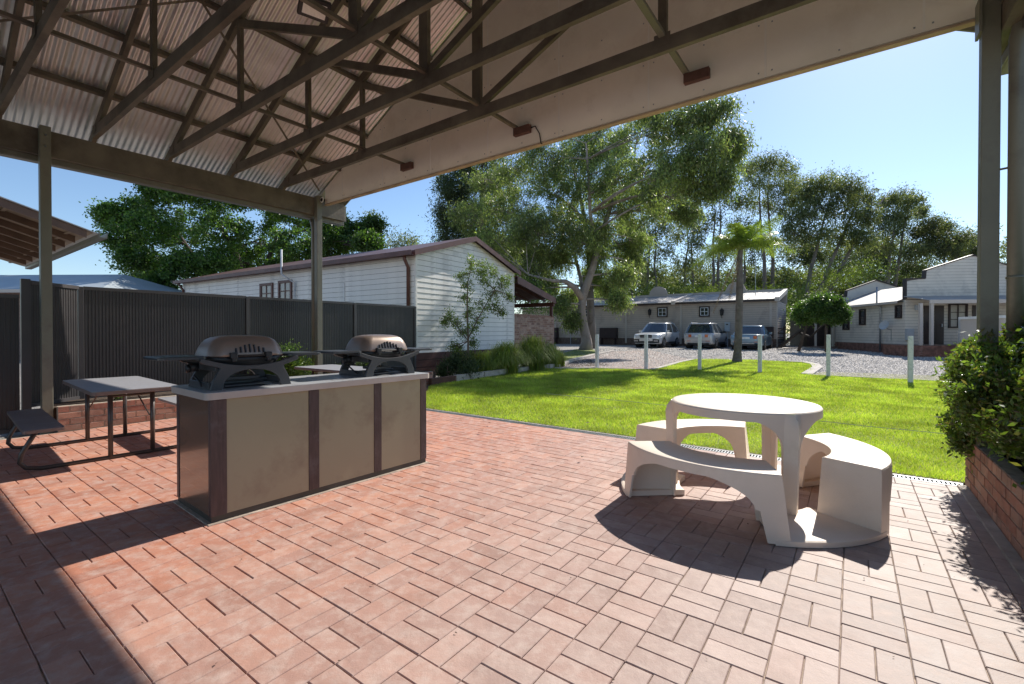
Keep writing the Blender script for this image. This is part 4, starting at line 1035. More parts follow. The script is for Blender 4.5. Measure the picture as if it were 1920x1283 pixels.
for k, (xa, xb, ya, yb) in enumerate(((1359.5, 1369.5, 604.5, 622), (1067, 1074.5, 608, 622))):
    a, zt_ = LBp(xa, ya); b, zb_ = LBp(xb, yb)
    bx = thing('meter_box', LB0 + EL * a + Vector((0, 0, zb_)), RZ, ['pale grey meter box on the wall between the silver car and palm trunk', 'pale grey meter box left of the eucalyptus trunk'][k], 'meter box')
    MB().box(0, b - a, -.22, -.03, 0, zt_ - zb_).build('cabinet', M_box, bx, bevel=.02); MB().box(.05, b - a - .05, -.228, -.2205, .05, zt_ - zb_ - .08).build('door', M_box, bx, bevel=.004)
    MB().box((b - a) * .3, (b - a) * .7, -.232, -.2285, zt_ - zb_ - .2, zt_ - zb_ - .12).build('latch', M_fasc, bx)
    MB().tube([((b - a) / 2, -.08, 0), ((b - a) / 2, -.08, -zb_ + .3)], .03, 6).build('conduit', M_box, bx)
M_ac = mat('brown_louvre', (.035, .018, .017), .55)
for k, (xa, xb, ya, yb) in enumerate(((1128, 1159, 615, 634.5), (1427, 1451, 613, 635), (1040, 1048, 615, 634))):
    a, zt_ = LBp(xa, ya); b, zb_ = LBp(xb, yb); w = b - a; h = zt_ - zb_
    bx = thing('air_conditioner_cover', LB0 + EL * a + Vector((0, 0, zb_)), RZ, ['dark brown slatted box on the wall left of the white wagon', 'dark brown slatted box on the wall right of the blue sedan', 'dark brown slatted box on the wall near the porch brick wall'][k], 'air conditioner')
    MB().box(0, w, -.42, -.03, 0, h).build('casing', M_ac, bx, bevel=.01)
    mb = MB(); n = 9
    for i in range(n): mb.box(.05, w - .05, -.436, -.421, .04 + (h - .08) * i / n, .04 + (h - .08) * (i + .6) / n)
    tag(mb.build('slat', M_ac, bx), kind='stuff')
    MB().box(.1, .16, -.38, -.1, -zb_ + .3, 0).box(w - .16, w - .1, -.38, -.1, -zb_ + .3, 0).build('leg', M_ac, bx)

# ---------------------------------------------------------------- cream false-front house at the right
rt8 = math.radians(8); RH0 = Vector((19.9, 23.5, 0)); rx = (math.cos(rt8), -math.sin(rt8)); ry = (math.sin(rt8), math.cos(rt8))
rh = thing('false_front_house', RH0, -rt8, 'pale weatherboard house with stepped false front and verandah behind the right hand post', 'house')
def RF_(px, py, dy=0.0):
    p = RH0 + Vector((ry[0], ry[1], 0)) * dy; return on_line(px, py, p, rx)
def RS_(px, py): return on_line(px, py, RH0, ry)
FW = 8.4; zf, ze = .72, 3.0
clad(rh, 0, FW, zf, ze, -.0, .15, M_wb3, single=False)
clad(rh, -6.4, 0, zf, ze - .02, -.0, .15, M_wb3, single=False, rot=-math.pi / 2)
MB().box(.004, FW, .004, 6.4, .1, ze).build('wall', M_gapshade, rh)
acc = MB()
for c in range(5):
    y = (0 if c % 2 else .12)
    while y < 6.3: acc.box(-.03, .003, y, y + .23, .2 + c * .1, .2 + c * .1 + .09); y += .24
    x = -1.0 + (0 if c % 2 else .12)
    while x < FW: acc.box(x, x + .23, -1.73, -1.70, .2 + c * .1, .2 + c * .1 + .09); x += .24
    y = -1.7
    while y < -.1: acc.box(-1.03, -1.0, y, y + .23, .2 + c * .1, .2 + c * .1 + .09); y += .24
tag(acc.build('brick', mat('verandah_brick', (.24, .12, .09), .9, 0, .5, 5, coord='World'), rh), kind='stuff')
MB().box(-1.0, FW, -1.7, 0, .1, zf - .02).box(-1.04, FW, -1.74, .0, zf - .02, zf).build('verandah_floor', mat('verandah_mortar', (.22, .15, .12), .9), rh)
MB().box(-.024, .0, 0, 6.4, .1, zf).build('mortar', bpy.data.materials['verandah_mortar'], rh)
# stepped parapet
pts = [RF_(*q) for q in ((1693, 524), (1733, 524), (1734, 508), (1822, 479.5))]
xs_ = [p[0] for p in pts]; zs_ = [p[1] for p in pts]; apx, apz = xs_[3], zs_[3]
def par_top(x):
    if x > apx: x = 2 * apx - x
    if x < xs_[1]: return zs_[0]
    return zs_[2] + (apz - zs_[2]) * (x - xs_[2]) / (apx - xs_[2])
FX1 = 2 * apx
poly = [(0, ze), (FX1, ze), (FX1, zs_[0]), (FX1 - xs_[1], zs_[0]), (FX1 - xs_[2], zs_[2]), (apx, apz), (xs_[2], zs_[2]), (xs_[1], zs_[0]), (0, zs_[0])]
MB().prism(poly, .004, .16).build('parapet', M_gapshade, rh)
clad(rh, .0, FX1, ze, apz, 0, .15, M_wb3, single=False, top=lambda x: par_top(x) + .001)
mb = MB(); rim = poly[2:] + [poly[0]]
for a, b in zip(rim[:-1], rim[1:]): mb.bar((a[0], .07, a[1] + .02), (b[0], .07, b[1] + .02), .26, .05, up=(0, 0, 1) if abs(a[0] - b[0]) > .01 else (1, 0, 0))
mb.build('parapet_cap', M_fasc, rh)
# verandah roof, posts, doors, windows
MB().prism([(-1.75, 2.82), (-.02, 3.12), (-.02, 3.15), (-1.75, 2.85)], -.1, FW, 'x').build('verandah_roof', M_zinc, rh)
MB().box(-.1, FW, -1.78, -1.75, 2.68, 2.85).build('verandah_fascia', M_cream, rh)
for px in (1727, 1747.5, 1836, 1904):
    x, _ = RF_(px, 600, -1.7); MB().box(x - .06, x + .06, -1.72, -1.6, zf if px != 1727 else .25, 2.7).build('verandah_post', M_cream, rh)
MB().prism([(-.3, ze - .12), (2.4, 3.95), (2.4, 3.98), (-.3, ze - .08)], .17, 6.6, 'y').build('roof', M_zinc, rh)
MB().box(-.33, -.31, .1, 6.6, ze - .2, ze - .08).build('gutter', M_cream, rh)
MB().box(-.30, -.02, .1, 6.5, ze - .14, ze - .12).build('fascia', M_fasc, rh)
M_door = mat('dark_door', (.03, .016, .014), .4)
for xa, xb in ((1731, 1745), (1751, 1768)):
    a, _ = RF_(xa, 600); b, _ = RF_(xb, 600); d = MB().box(a, b, -.06, -.018, zf + .01, 2.66).build('door', M_door, rh)
    MB().box(b - .12, b - .08, -.1, -.06, 1.6, 1.75).build('handle', M_galv, d)
a, zt_ = RF_(1777, 570); b, zb_ = RF_(1812, 615.5); window(rh, a, zb_, b - a, zt_ - zb_, -.02, M_fasc, M_curtain, None, 2, 3, .07, .07)
a, _ = RF_(1822, 600); MB().box(a, a + .35, -.05, -.018, zf, 2.66).build('door', M_door, rh)
for xa, xb, ya, yb in ((1612.5, 1624, 580, 610), (1680, 1692, 572.5, 597.5), (1581.5, 1593.5, 585, 619)):
    s1, z1 = RS_((xa + xb) / 2, ya); s0, z0 = RS_((xa + xb) / 2, yb); sa, _ = RS_(xa, ya); sb, _ = RS_(xb, ya)
    w_ = window(rh, 0, z0, abs(sa - sb), z1 - z0, -.02, M_fasc, M_glass, None, 1, 2, .06, .08); w_.location = (0, max(sa, sb), 0); w_.rotation_euler = (0, 0, -math.pi / 2)
s, zt_ = RS_(1654, 538)
MB().tube([(-.10, s, .3), (-.10, s, 2.7), (-.25, s + .05, 2.85), (-.25, s + .05, zt_)], .04, 8).build('downpipe', M_galv, rh, smooth=True)
s, z = RS_(1672, 610)
MB().lathe([(.0, -.03), (.12, -.02), (.22, .02), (.26, .04)], 16).build('dish', M_box, rh, loc=(-.35, s, z), rot=(0, math.radians(-70), math.radians(20)), smooth=True)
MB().tube([(-.02, s, z - .25), (-.2, s, z - .2), (-.32, s, z)], .02, 6).tube([(-.03, s, z - .2), (-.03, s, .9)], .012, 5).build('dish_arm', M_galv, rh)
a, zt_ = RF_(1700, 617); b, zb_ = RF_(1705, 638)
mb_ = thing('meter_box', RH0 + Vector((*rx, 0)) * (a - .1) + Vector((0, 0, zb_)), -rt8, 'small pale meter box at the corner of the false front house', 'meter box')
MB().box(0, .32, -.2, -.02, 0, zt_ - zb_).build('cabinet', M_box, mb_, bevel=.01); MB().box(.03, .29, -.206, -.2005, .04, zt_ - zb_ - .05).build('door', M_box, mb_)
a, z = RF_(1718, 577); MB().box(a - .1, a + .12, -.16, -.02, z - .14, z + .12).build('wall_lamp', M_box, rh, bevel=.01)
# tall white cabinet on the verandah
a, zt_ = RF_(1796, 597, -1.2); b, zb_ = RF_(1829, 656, -1.2)
fc = thing('white_cabinet', RH0 + Vector((*rx, 0)) * a + Vector((*ry, 0)) * -1.2 + Vector((0, 0, zf)), -rt8, 'tall white cabinet standing on the verandah beside the window', 'cabinet')
wd_ = b - a
MB().box(0, wd_, -.5, 0, 0, zt_ - zf).build('cabinet_body', M_white, fc, bevel=.015)
MB().box(.02, wd_ - .02, -.53, -.501, .03, zt_ - zf - .03).build('door', M_white, fc, bevel=.008)
MB().box(wd_ - .12, wd_ - .09, -.56, -.531, .7, 1.0).build('handle', M_box, fc)
for z in (.2, zt_ - zf - .3): MB().box(wd_ - .04, wd_ - .01, -.56, -.531, z, z + .12).build('hinge', M_box, fc)
# house behind with its own false front
bh0 = RH0 + Vector((*ry, 0)) * 6.7
bh = thing('rear_house', bh0, -rt8, 'second pale house whose false front gable rises behind the side roof', 'house')
p = [on_line(*q, bh0, rx) for q in ((1560, 557), (1586, 557), (1587, 546), (1642, 526.5), (1697, 543))]
poly = [(p[0][0], .2), (p[4][0], .2), (p[4][0], p[4][1]), (p[3][0], p[3][1]), (p[2][0], p[2][1]), (p[1][0], p[1][1]), (p[0][0], p[0][1])]
poly = [(max(q[0], p[0][0]), q[1]) for q in poly]
MB().prism(poly, .0, .15).build('parapet', M_wb3, bh)
mb = MB()
for a, b in zip(poly[2:-1], poly[3:]): mb.bar((a[0], .07, a[1] + .02), (b[0], .07, b[1] + .02), .26, .06, up=(0, 0, 1) if abs(a[0] - b[0]) > .05 else (1, 0, 0))
mb.build('parapet_cap', M_fasc, bh)
x0b = p[0][0]
MB().box(x0b, 3.5, .15, 6, .1, 3.0).build('wall', M_fasc, bh)
for k in range(4): MB().box(x0b - 1.2 + k * .62, x0b - 1.2 + k * .62 + .1, -.4, -.3, .2, 2.7).build('verandah_post', M_cream, bh)
MB().box(x0b - 1.3, x0b + .9, -.42, .4, 2.7, 2.9).build('verandah_roof', M_fasc, bh)
MB().box(x0b - 1.3, x0b + .9, .3, .4, .2, 2.7).build('screen', M_fasc, bh)
MB().box(x0b - 1.4, x0b + .9, -.6, .3, .1, .42).build('verandah_floor', bpy.data.materials['verandah_mortar'], bh)
# parked caravan roof glimpsed at the right edge
cv = thing('caravan', at(1915, 640, 17.5) * 1.0, -rt8, 'pale caravan side with light roof edge glimpsed behind the downpipe at the right edge', 'caravan')
cv.location.z = ground(17.5)
MB().prism(rounded(-.55, 3.2, 0, 2.2, .2), .55, 1.75, 'z').build('body', M_cream, cv); MB().prism(rounded(-.6, 3.25, -.05, 2.25, .22), 1.75, 1.85, 'z').build('roof', M_white, cv)
MB().box(.3, 1.2, -.02, -.002, 1.05, 1.5).build('window', M_glass, cv)
for x in (.6, 2.0): MB().tube([(x, .0, .32), (x, .25, .32)], .32, 16).build('wheel', M_black, cv)
MB().box(-.5, 3.1, .1, 2.1, .35, .549).build('chassis', M_dark, cv)

# ---------------------------------------------------------------- neighbouring shed roof and far house at the left
C0 = at(183, 437, 9.5)
lc, rc = C0.x * EL.x + C0.y * EL.y, C0.x * ER.x + C0.y * ER.y; zc = C0.z
nb = thing('neighbour_carport', W(lc - 2.5, rc - 3, 0), RZ, 'neighbouring open roof with brown rafters and gutter beyond the fence at left', 'carport')
nb_s = .325
ZR = lambda y: zc - nb_s * (y - 3)                 # height of the roof at local y (eave at y=3)
MB().prism([(-3.5, ZR(-3.5) - .02), (3.02, ZR(3.02) - .02), (3.02, ZR(3.02)), (-3.5, ZR(-3.5))], -5.5, 2.5, 'x').build('roof', M_zinc, nb)
for k in range(8):
    x = 2.47 - k * .92; MB().prism([(-3.4, ZR(-3.4) - .17), (2.85, ZR(2.85) - .17), (2.85, ZR(2.85) - .03), (-3.4, ZR(-3.4) - .03)], x - .045, x, 'x').build('rafter', M_brownwood, nb)
mb = MB()
for k in range(7): y = 2.7 - k * .9; mb.box(-5.4, 2.45, y - .03, y + .03, ZR(y) - .062, ZR(y) - .042)
mb.build('batten', M_brownlin, nb)
MB().prism([(-3.4, ZR(-3.4) - .03), (2.95, ZR(2.95) - .03), (2.95, ZR(2.95) - .0205), (-3.4, ZR(-3.4) - .0205)], -5.45, 2.45, 'x').build('lining', M_brownlin, nb)
MB().box(-5.5, 2.52, 3.03, 3.05, ZR(3) - .1, ZR(3) + .02).box(-5.5, 2.52, 3.05, 3.16, ZR(3) - .1, ZR(3) - .085).box(-5.5, 2.52, 3.15, 3.165, ZR(3) - .1, ZR(3) + .01).build('gutter', M_pipe, nb)
MB().box(-5.4, 2.3, 1.15, 1.24, ZR(1.2) - .42, ZR(1.2) - .175).build('beam', mat('red_brown_beam', (.16, .07, .045), .6, 0, .2, 3), nb)
for x in (2.2, -.6, -3.2): MB().box(x - .06, x + .06, 1.14, 1.25, 0, ZR(1.2) - .42).build('post', M_post, nb)
fh = thing('far_house', Vector((-22.9, 20.0, 0)), math.radians(-2), 'low brick house with long pale blue-grey metal roof beyond the fence', 'house')
MB().box(-6, 5.2, .3, 7, 0, 3.15).build('wall', mat('far_brick', (.30, .2, .16), .9, 0, .3, 9, coord='World'), fh)
mb = MB(); mb.add([(-6.5, -.3, 3.12), (5.6, -.3, 3.12), (3.2, 3.6, 4.25), (-6.5, 3.6, 4.25), (5.6, 7.5, 3.12), (-6.5, 7.5, 3.12)], [(0, 1, 2, 3), (1, 4, 2), (2, 4, 5, 3), (0, 3, 5), (0, 5, 4, 1)]); mb.build('roof', mat('pale_blue_roof', (.36, .40, .42), .5, 0, .1, 1), fh)
MB().box(-6.5, 5.65, -.42, -.3, 3.0, 3.14).build('gutter', M_cream, fh)
for x in (-5, -1.5, 2): window(fh, x, 1.2, 1.4, 1.3, .29, M_white, M_glass, None, 2, 1, .05, .06)

# ---------------------------------------------------------------- white posts on the lawn edge
M_wpost = mat('white_bollard_paint', (.70, .68, .66), .6, 0, .05, 8, .001, 60, dirt=(.42, .42, .40), dscale=14)
wp = ((1119.5, 690, 'first white post from the left beside the red gravel'), (1211.5, 691.5, 'second white post from the left in front of the white wagon'), (1312, 694.5, 'third white post from the left in front of the silver car'),
      (1425, 699.5, 'fourth white post from the left just right of the palm trunk'), (1553.5, 707, 'fifth white post from the left at the curved concrete edging'), (1707.5, 718.5, 'nearest white post in front of the verandah house'))
prev = None
for k, (px, py, lab) in enumerate(wp):
    p = gp(px, py); h = [62, 63.5, 67, 71, 78.5, 87][k] / 870.8 * p.y
    q = thing('white_post', p, RZ + .1 * (k % 3 - 1), lab, 'post', 'white posts along the far edge of the lawn')
    MB().prism(rounded(-.05, .05, -.05, .05, .006, 2), -.03, h, 'z').build('shaft', M_wpost, q)
    MB().prism(rounded(-.046, .046, -.046, .046, .006, 2), h, h + .012, 'z').build('cap', M_wpost, q)

# ---------------------------------------------------------------- parked cars
M_tyre = mat('tyre', (.02, .02, .02), .85); M_rim = mat('alloy_rim', (.5, .5, .52), .3, .7); M_cglass = mat('car_glass', (.02, .03, .04), .04, 0, .2, 3, spec=1.0)
M_lamp = mat('headlamp', (.55, .6, .65), .15, 0, .2, 20); M_tail = mat('tail_lamp', (.55, .12, .03), .2, 0, .3, 20); M_plate = mat('number_plate', (.7, .7, .68), .5)
M_clad = mat('black_cladding', (.02, .02, .022), .6); M_chrome = mat('satin_metal', (.5, .5, .52), .3, .8)
def paint(name, c): return mat(name, c, .28, .25, .03, 2, spec=.6, coat=.8)
def make_car(label, loc, heading, body, L, Wd, H, kind):
    """x forward, origin on the ground under the middle of the car"""
    t = thing('parked_car', loc, heading, label, 'car', 'cars parked at the long building')
    hw = Wd / 2; hL = L / 2; gc = .2 if kind != 'sedan' else .16; belt = H * .60 if kind != 'sedan' else H * .62
    hood0 = belt - .03; nose = belt - (.16 if kind != 'sedan' else .2)
    if kind == 'sedan': st = [(-1, .62, -.10, .80), (-.985, .60, -.03, .93), (-.93, .4, .0, .97), (-.75, .25, .0, 1), (-.3, .2, .0, 1), (.25, .2, .0, 1), (.45, .2, -.01, 1), (.75, .22, -.08, .985), (.92, .24, -.15, .93), (.985, .3, -.22, .84), (1, .38, -.30, .72)]
    else: st = [(-1, .45, -.12, .86), (-.985, .36, -.02, .93), (-.93, .28, .01, .98), (-.75, .22, .02, 1), (-.3, .2, .01, 1), (.25, .2, .0, 1), (.42, .2, -.01, 1), (.72, .22, -.06, .99), (.90, .25, -.10, .95), (.98, .3, -.17, .88), (1, .36, -.28, .78)]
    rings = []
    for x, zb, dz, wf in st:
        w = hw * wf; zt = belt + dz; zb_ = gc + (zb - .2) * .6; zm = zb_ + (zt - zb_) * .55
        rings.append([(x * hL, y, z) for y, z in ((-w * .86, zb_), (-w * .97, zb_ + .06), (-w, zm), (-w * .985, zt - .07), (-w * .93, zt - .015), (-w * .6, zt + .015), (0, zt + .025), (w * .6, zt + .015), (w * .93, zt - .015), (w * .985, zt - .07), (w, zm), (w * .97, zb_ + .06), (w * .86, zb_))])
    mb = MB(); ring_loft(mb, rings); o = mb.build('body', body, t, smooth=True); e = o.modifiers.new('es', 'EDGE_SPLIT'); e.split_angle = math.radians(45)
    # cabin
    if kind == 'sedan': xs4 = (-.62, -.30, .10, .40)
    elif kind == 'suv': xs4 = (-.94, -.78, .10, .42)
    else: xs4 = (-.95, -.70, .10, .44)
    x3, x2, x1, x0 = [v * hL for v in xs4]; zt = H - .05
    def ring(z, xa, xb, w, nose=.10):
        return [(xa, -w * .82, z), (xa + .12, -w, z), ((xa + xb) / 2, -w * 1.0, z), (xb - .15, -w * .97, z), (xb, -w * .8, z), (xb + nose, -w * .35, z), (xb + nose, w * .35, z), (xb, w * .8, z), (xb - .15, w * .97, z), ((xa + xb) / 2, w * 1.0, z), (xa + .12, w, z), (xa, w * .82, z), (xa - nose * .6, w * .3, z), (xa - nose * .6, -w * .3, z)]
    ra = ring(belt - .02, x3, x0, hw * .93); rb_ = ring(zt, x2, x1, hw * .70); rm = [tuple(a * .45 + b * .55 for a, b in zip(p, q)) for p, q in zip(ra, rb_)]; rm = [(p[0], p[1] * 1.03, p[2]) for p in rm]
    mb = MB(); ring_loft(mb, [ra, rm, rb_]); mb.build('window_glass', M_cglass, t, smooth=False)
    mb = MB(); ring_loft(mb, [ring(zt - .03, x2 - .06, x1 + .02, hw * .725), ring(zt + .01, x2 - .05, x1 + .02, hw * .72), ring(zt + .04, x2 + .02, x1 - .08, hw * .64), ring(zt + .05, x2 + .3, x1 - .3, hw * .4)]); mb.build('roof', body, t, smooth=True)
    mb = MB()
    for i, wdt in ((1, .09), (2, .05), (3, .06), (8, .06), (9, .05), (10, .09)):
        P_, Q_, R_ = Vector(ra[i]), Vector(rm[i]), Vector(rb_[i]); off = Vector((0, .008 if i > 6 else -.008, 0)); mb.bar(P_ + off, Q_ + off, wdt, .03, up=(1, 0, 0)).bar(Q_ + off, R_ + off, wdt, .03, up=(1, 0, 0))
    if kind != 'sedan':
        for i in (1, 10):
            s = -1 if i == 1 else 1
            mb.add([ra[i], (ra[i][0] + .5, s * hw * .945, belt), rb_[i], (rb_[i][0] + .12, rb_[i][1] + s * .01, zt)], [(0, 1, 3, 2)])
    mb.build('pillar', body, t)
    wr = .34 if kind != 'sedan' else .31
    for x in (-hL * .60, hL * .62):
        for s in (-1, 1):
            y = s * (hw - .02)
            mb = MB(); mb.tube([(x, y - s * .3, wr), (x, y + s * .012, wr)], wr + .055, 20); mb.build('wheel_arch', M_clad if kind != 'sedan' else M_dark, t)
            w_ = MB().tube([(x, y - s * .2, wr), (x, y + s * .02, wr)], wr, 24).build('wheel', M_tyre, t, bevel=.02)
            mb = MB(); mb.tube([(x, y + s * .0, wr), (x, y + s * .032, wr)], wr * .62, 20)
            mb.build('rim', M_rim, w_)
            mb = MB()
            for k in range(5):
                a = k * 1.2566; mb.bar((x + .05 * math.cos(a), y + s * .036, wr + .05 * math.sin(a)), (x + wr * .6 * math.cos(a), y + s * .036, wr + wr * .6 * math.sin(a)), .03, .008, up=(0, 1, 0))
            mb.build('spoke', M_clad, w_)
    if kind != 'sedan':
        for s in (-1, 1):
            MB().bar((-hL * .42, s * (hw + .005), gc + .10), (hL * .42, s * (hw + .005), gc + .10), .03, .14).build('sill_cladding', M_clad, t)
            MB().tube([(x2 + .1, s * hw * .62, zt + .05), (x2 + .2, s * hw * .62, zt + .09), (x1 - .3, s * hw * .62, zt + .085), (x1 - .12, s * hw * .62, zt + .04)], .02, 6).build('roof_rail', M_chrome if kind == 'suv' else body, t)
    for s in (-1, 1):
        MB().prism(rounded(x0 - .35, x0 - .2, s * (hw + .02) - .09, s * (hw + .02) + .09, .03, 3), belt + .0, belt + .13, 'z').build('mirror', body if kind != 'suv' else M_clad, t, bevel=.02)
        MB().cbox((-hL * .05, s * (hw * .995), belt - .13), .18, .02, .03).build('door_handle', M_chrome, t)
    # front
    f = hL
    for s in (-1, 1):
        MB().prism([(f * .90, s * hw * .93), (f * .985, s * hw * .78), (f * 1.0, s * hw * .45), (f * .95, s * hw * .45), (f * .86, s * hw * .9)], belt - .30, belt - .17, 'z').build('headlight', M_lamp, t, bevel=.01)
        if kind == 'wagon':
            MB().prism([(f * .965, s * hw * .93), (f * 1.002, s * hw * .80), (f * 1.012, s * hw * .48), (f * .95, s * hw * .48)], .30, .56, 'z').build('bumper_cladding', M_clad, t, bevel=.02)
            MB().cbox((f * 1.0, s * hw * .70, .44), .08, .26, .10).build('fog_lamp_surround', M_chrome, t, bevel=.01)
    MB().prism(rounded(-hw * .42, hw * .42, belt - .35, belt - .16, .05, 3), f * .985, f * 1.012, 'x').build('grille', M_clad, t)
    MB().box(f * 1.0, f * 1.018, -hw * .40, hw * .40, belt - .26, belt - .24).build('grille_bar', M_chrome, t)
    MB().box(f * .97, f * 1.01, -hw * .5, hw * .5, .30, .42).build('lower_intake', M_clad, t, bevel=.01)
    MB().box(f * 1.004, f * 1.02, -.19, .19, .47, .58).build('number_plate', M_plate, t)
    # rear
    for s in (-1, 1):
        zt_ = belt - (.06 if kind != 'sedan' else .05)
        MB().prism([(-f * .90, s * hw * .985), (-f * .985, s * hw * .90), (-f * 1.012, s * hw * .44), (-f * .97, s * hw * .44), (-f * .88, s * hw * .95)], zt_ - .21, zt_ - .03, 'z').build('tail_light', M_tail, t, bevel=.01)
        MB().box(-f * 1.008, -f * .99, s * hw * .62 - .12, s * hw * .62 + .12, .44, .47).build('reflector', M_tail, t)
    MB().box(-f * 1.010, -f * .97, -.2, .2, belt - .27, belt - .15).build('number_plate', M_plate, t)
    MB().box(-f * 1.0, -f * .95, -hw * .7, hw * .7, .22, .34).build('rear_diffuser', M_clad, t, bevel=.01)
    MB().box(-f * 1.006, -f * .98, -hw * .5, hw * .5, .34, .37).build('bumper_trim', M_chrome, t)
    MB().tube([(-f * 1.02, hw * .62 * -1, .27), (-f * .95, -hw * .62, .27)], .04, 8).build('exhaust', M_dark, t)
    return t
h_r = math.atan2(ER.y, ER.x)
def gpos(x, y): return Vector((x, y, ground(y)))
make_car('white wagon with black cladding parked nose out facing the lawn', gpos(10.25, 32.7), h_r + math.pi + .02, paint('white_paint', (.72, .72, .72)), 4.85, 1.88, 1.67, 'wagon')
make_car('silver car with orange tail lights parked nose to the long building', gpos(13.05, 31.1), h_r, paint('silver_paint', (.42, .43, .44)), 4.45, 1.84, 1.60, 'suv')
make_car('blue grey sedan parked behind the palm trunk', gpos(15.28, 29.5), h_r, paint('blue_paint', (.16, .25, .33)), 4.6, 1.82, 1.45, 'sedan')
# ---------------------------------------------------------------- vegetation
def unit(v): return v / (np.linalg.norm(v, axis=1, keepdims=True) + 1e-9)
def leaf_geo(P, L, Wd, droop=0.0, up=0.0, fold=.15, rng=RNG):
    """one bent quad per leaf: base, side, tip, side"""
    n = len(P); d = unit(rng.normal(size=(n, 3)) + np.array([0, 0, up - droop]) * 1.0)
    q = unit(np.cross(d, unit(rng.normal(size=(n, 3))))); nn = np.cross(d, q)
    l = L * rng.uniform(.65, 1.25, (n, 1)); w = Wd * rng.uniform(.7, 1.2, (n, 1))
    V = np.empty((n, 4, 3)); V[:, 0] = P; V[:, 1] = P + d * l * .5 + q * w * .5 + nn * w * fold; V[:, 2] = P + d * l; V[:, 3] = P + d * l * .5 - q * w * .5 + nn * w * fold
    return V.reshape(-1, 3), np.arange(n * 4).reshape(n, 4)
def merge(gs):
    V = []; F = []; k = 0
    for v, f in gs: V.append(v); F.append(f + k); k += len(v)
    return np.concatenate(V), np.concatenate(F)
def sub_centres(c, rad, n, rng=RNG, shell=.55):
    d = unit(rng.normal(size=(n, 3))); r = (shell + (1 - shell) * rng.random((n, 1))) * rng.uniform(.75, 1.08, (n, 1)); return np.array(c) + d * r * np.array(rad)
def curve(a, b, sag, n=5, wob=.0, rng=random):
    a, b = Vector(a), Vector(b); out = []
    m = a.lerp(b, .5) + Vector((rng.uniform(-wob, wob), rng.uniform(-wob, wob), sag))
    for i in range(n + 1):
        t = i / n; out.append(a * (1 - t) ** 2 + m * 2 * t * (1 - t) + b * t * t)
    return out
M_bark = mat('eucalypt_bark', (.30, .255, .225), .85, 0, .45, 1.6, .015, 9, stretch=(1, 1, .25), dirt=(.20, .15, .12), dscale=1.4, coord='World')
M_bark2 = mat('grey_bark', (.17, .15, .135), .9, 0, .4, 2.5, .015, 12, stretch=(1, 1, .3), dirt=(.09, .07, .06), dscale=2, coord='World')
M_darkbark = mat('dark_bark', (.06, .045, .035), .9, 0, .4, 3, .01, 12, coord='World')
M_twig = mat('twig', (.16, .12, .09), .9)
M_euc = leaf_mat('eucalypt_leaf', [(.06, .09, .045), (.11, .15, .06), (.19, .25, .085), (.16, .155, .085), (.33, .40, .13)], .42, .42, .28, (1.7, 1.9, .9))
M_euc2 = leaf_mat('far_eucalypt_leaf', [(.06, .085, .04), (.095, .13, .055), (.15, .18, .07), (.14, .15, .08)], .44, .5, .16, (1.8, 1.8, .9))
M_ash = leaf_mat('broad_leaf', [(.035, .075, .02), (.06, .12, .03), (.12, .20, .045), (.04, .065, .025)], .42, .42, .35, (1.8, 2.0, .7))
M_conif = leaf_mat('dark_foliage', [(.028, .045, .02), (.045, .07, .028), (.07, .10, .038)], .3, .6, .3)
M_willow = leaf_mat('pale_foliage', [(.08, .12, .03), (.14, .20, .04), (.07, .10, .03)], .42, .5, .4)
M_hedge = leaf_mat('hedge_leaf', [(.07, .12, .03), (.11, .17, .04), (.17, .24, .06), (.07, .10, .03), (.18, .14, .06)], .36, .32, 2.0, (1.7, 1.9, .6))
def tree(name, label, base, trunks, clumps, mleaf, mbark, L, Wd, n_sub, n_leaf, spread, droop, group=None, cat='tree', twigs=True, seed=1, limbs=True, r_limb=.06, up=0.0):
    """trunks: lists of (point, radius); clumps: (centre, (rx, ry, rz)); leaves hang in tufts round points of each clump"""
    rng = np.random.default_rng(seed); rd = random.Random(seed); base = Vector(base)
    t = thing(name, base, 0, label, cat, group)
    mb = MB(); nodes = []
    for tr in trunks:
        pts = [Vector(p) - base for p, r in tr]; mb.tube(pts, [r for p, r in tr], 12 if tr[0][1] > .15 else 8); nodes += [(p, r) for p, (_, r) in zip(pts, tr)]
        for i in range(len(pts) - 1): nodes.append((pts[i].lerp(pts[i + 1], .5), (tr[i][1] + tr[i + 1][1]) / 2))
    gs = []; zmin = min(p.z for p, r in nodes)
    lb_ = MB()
    for c, rad in clumps:
        c = Vector(c) - base
        cand = [q for q in nodes if q[0].z < c.z + .3 and q[0].z > zmin + .25 * (c.z - zmin)] or nodes
        p, r = min(cand, key=lambda q: (q[0] - c).length)
        if limbs: lb_.tube(curve(p, c, .08 * (c - p).length, 5, .06 * (c - p).length, rd), [max(min(r * .6, r_limb * 1.6) * (1 - .75 * i / 5), .012) for i in range(6)], 6, cap=False)
        S = sub_centres(c, rad, n_sub, rng)
        if twigs:
            for s_ in S[::2]:
                lb_.tube(curve(c if rd.random() < .6 else p.lerp(c, .75), Vector(s_), .05, 3, .15, rd), [.02 * L / .2, .014 * L / .2, .009 * L / .2, .004], 4, cap=False)
        P = np.repeat(S, n_leaf, 0) + rng.normal(size=(n_sub * n_leaf, 3)) * np.array([spread, spread, spread * (.8 if droop < .5 else 1.15)]) * np.repeat(rng.uniform(.5, 1.35, (n_sub, 1)), n_leaf, 0)
        gs.append(leaf_geo(P, L, Wd, droop, up, rng=rng))
    if mb.v: mb.build('trunk', mbark, t, smooth=True)
    if lb_.v: lb_.build('limb', mbark, t, smooth=True)
    V, F = merge(gs); link('crown', mesh_np('crown', V, F), mleaf, t); return t
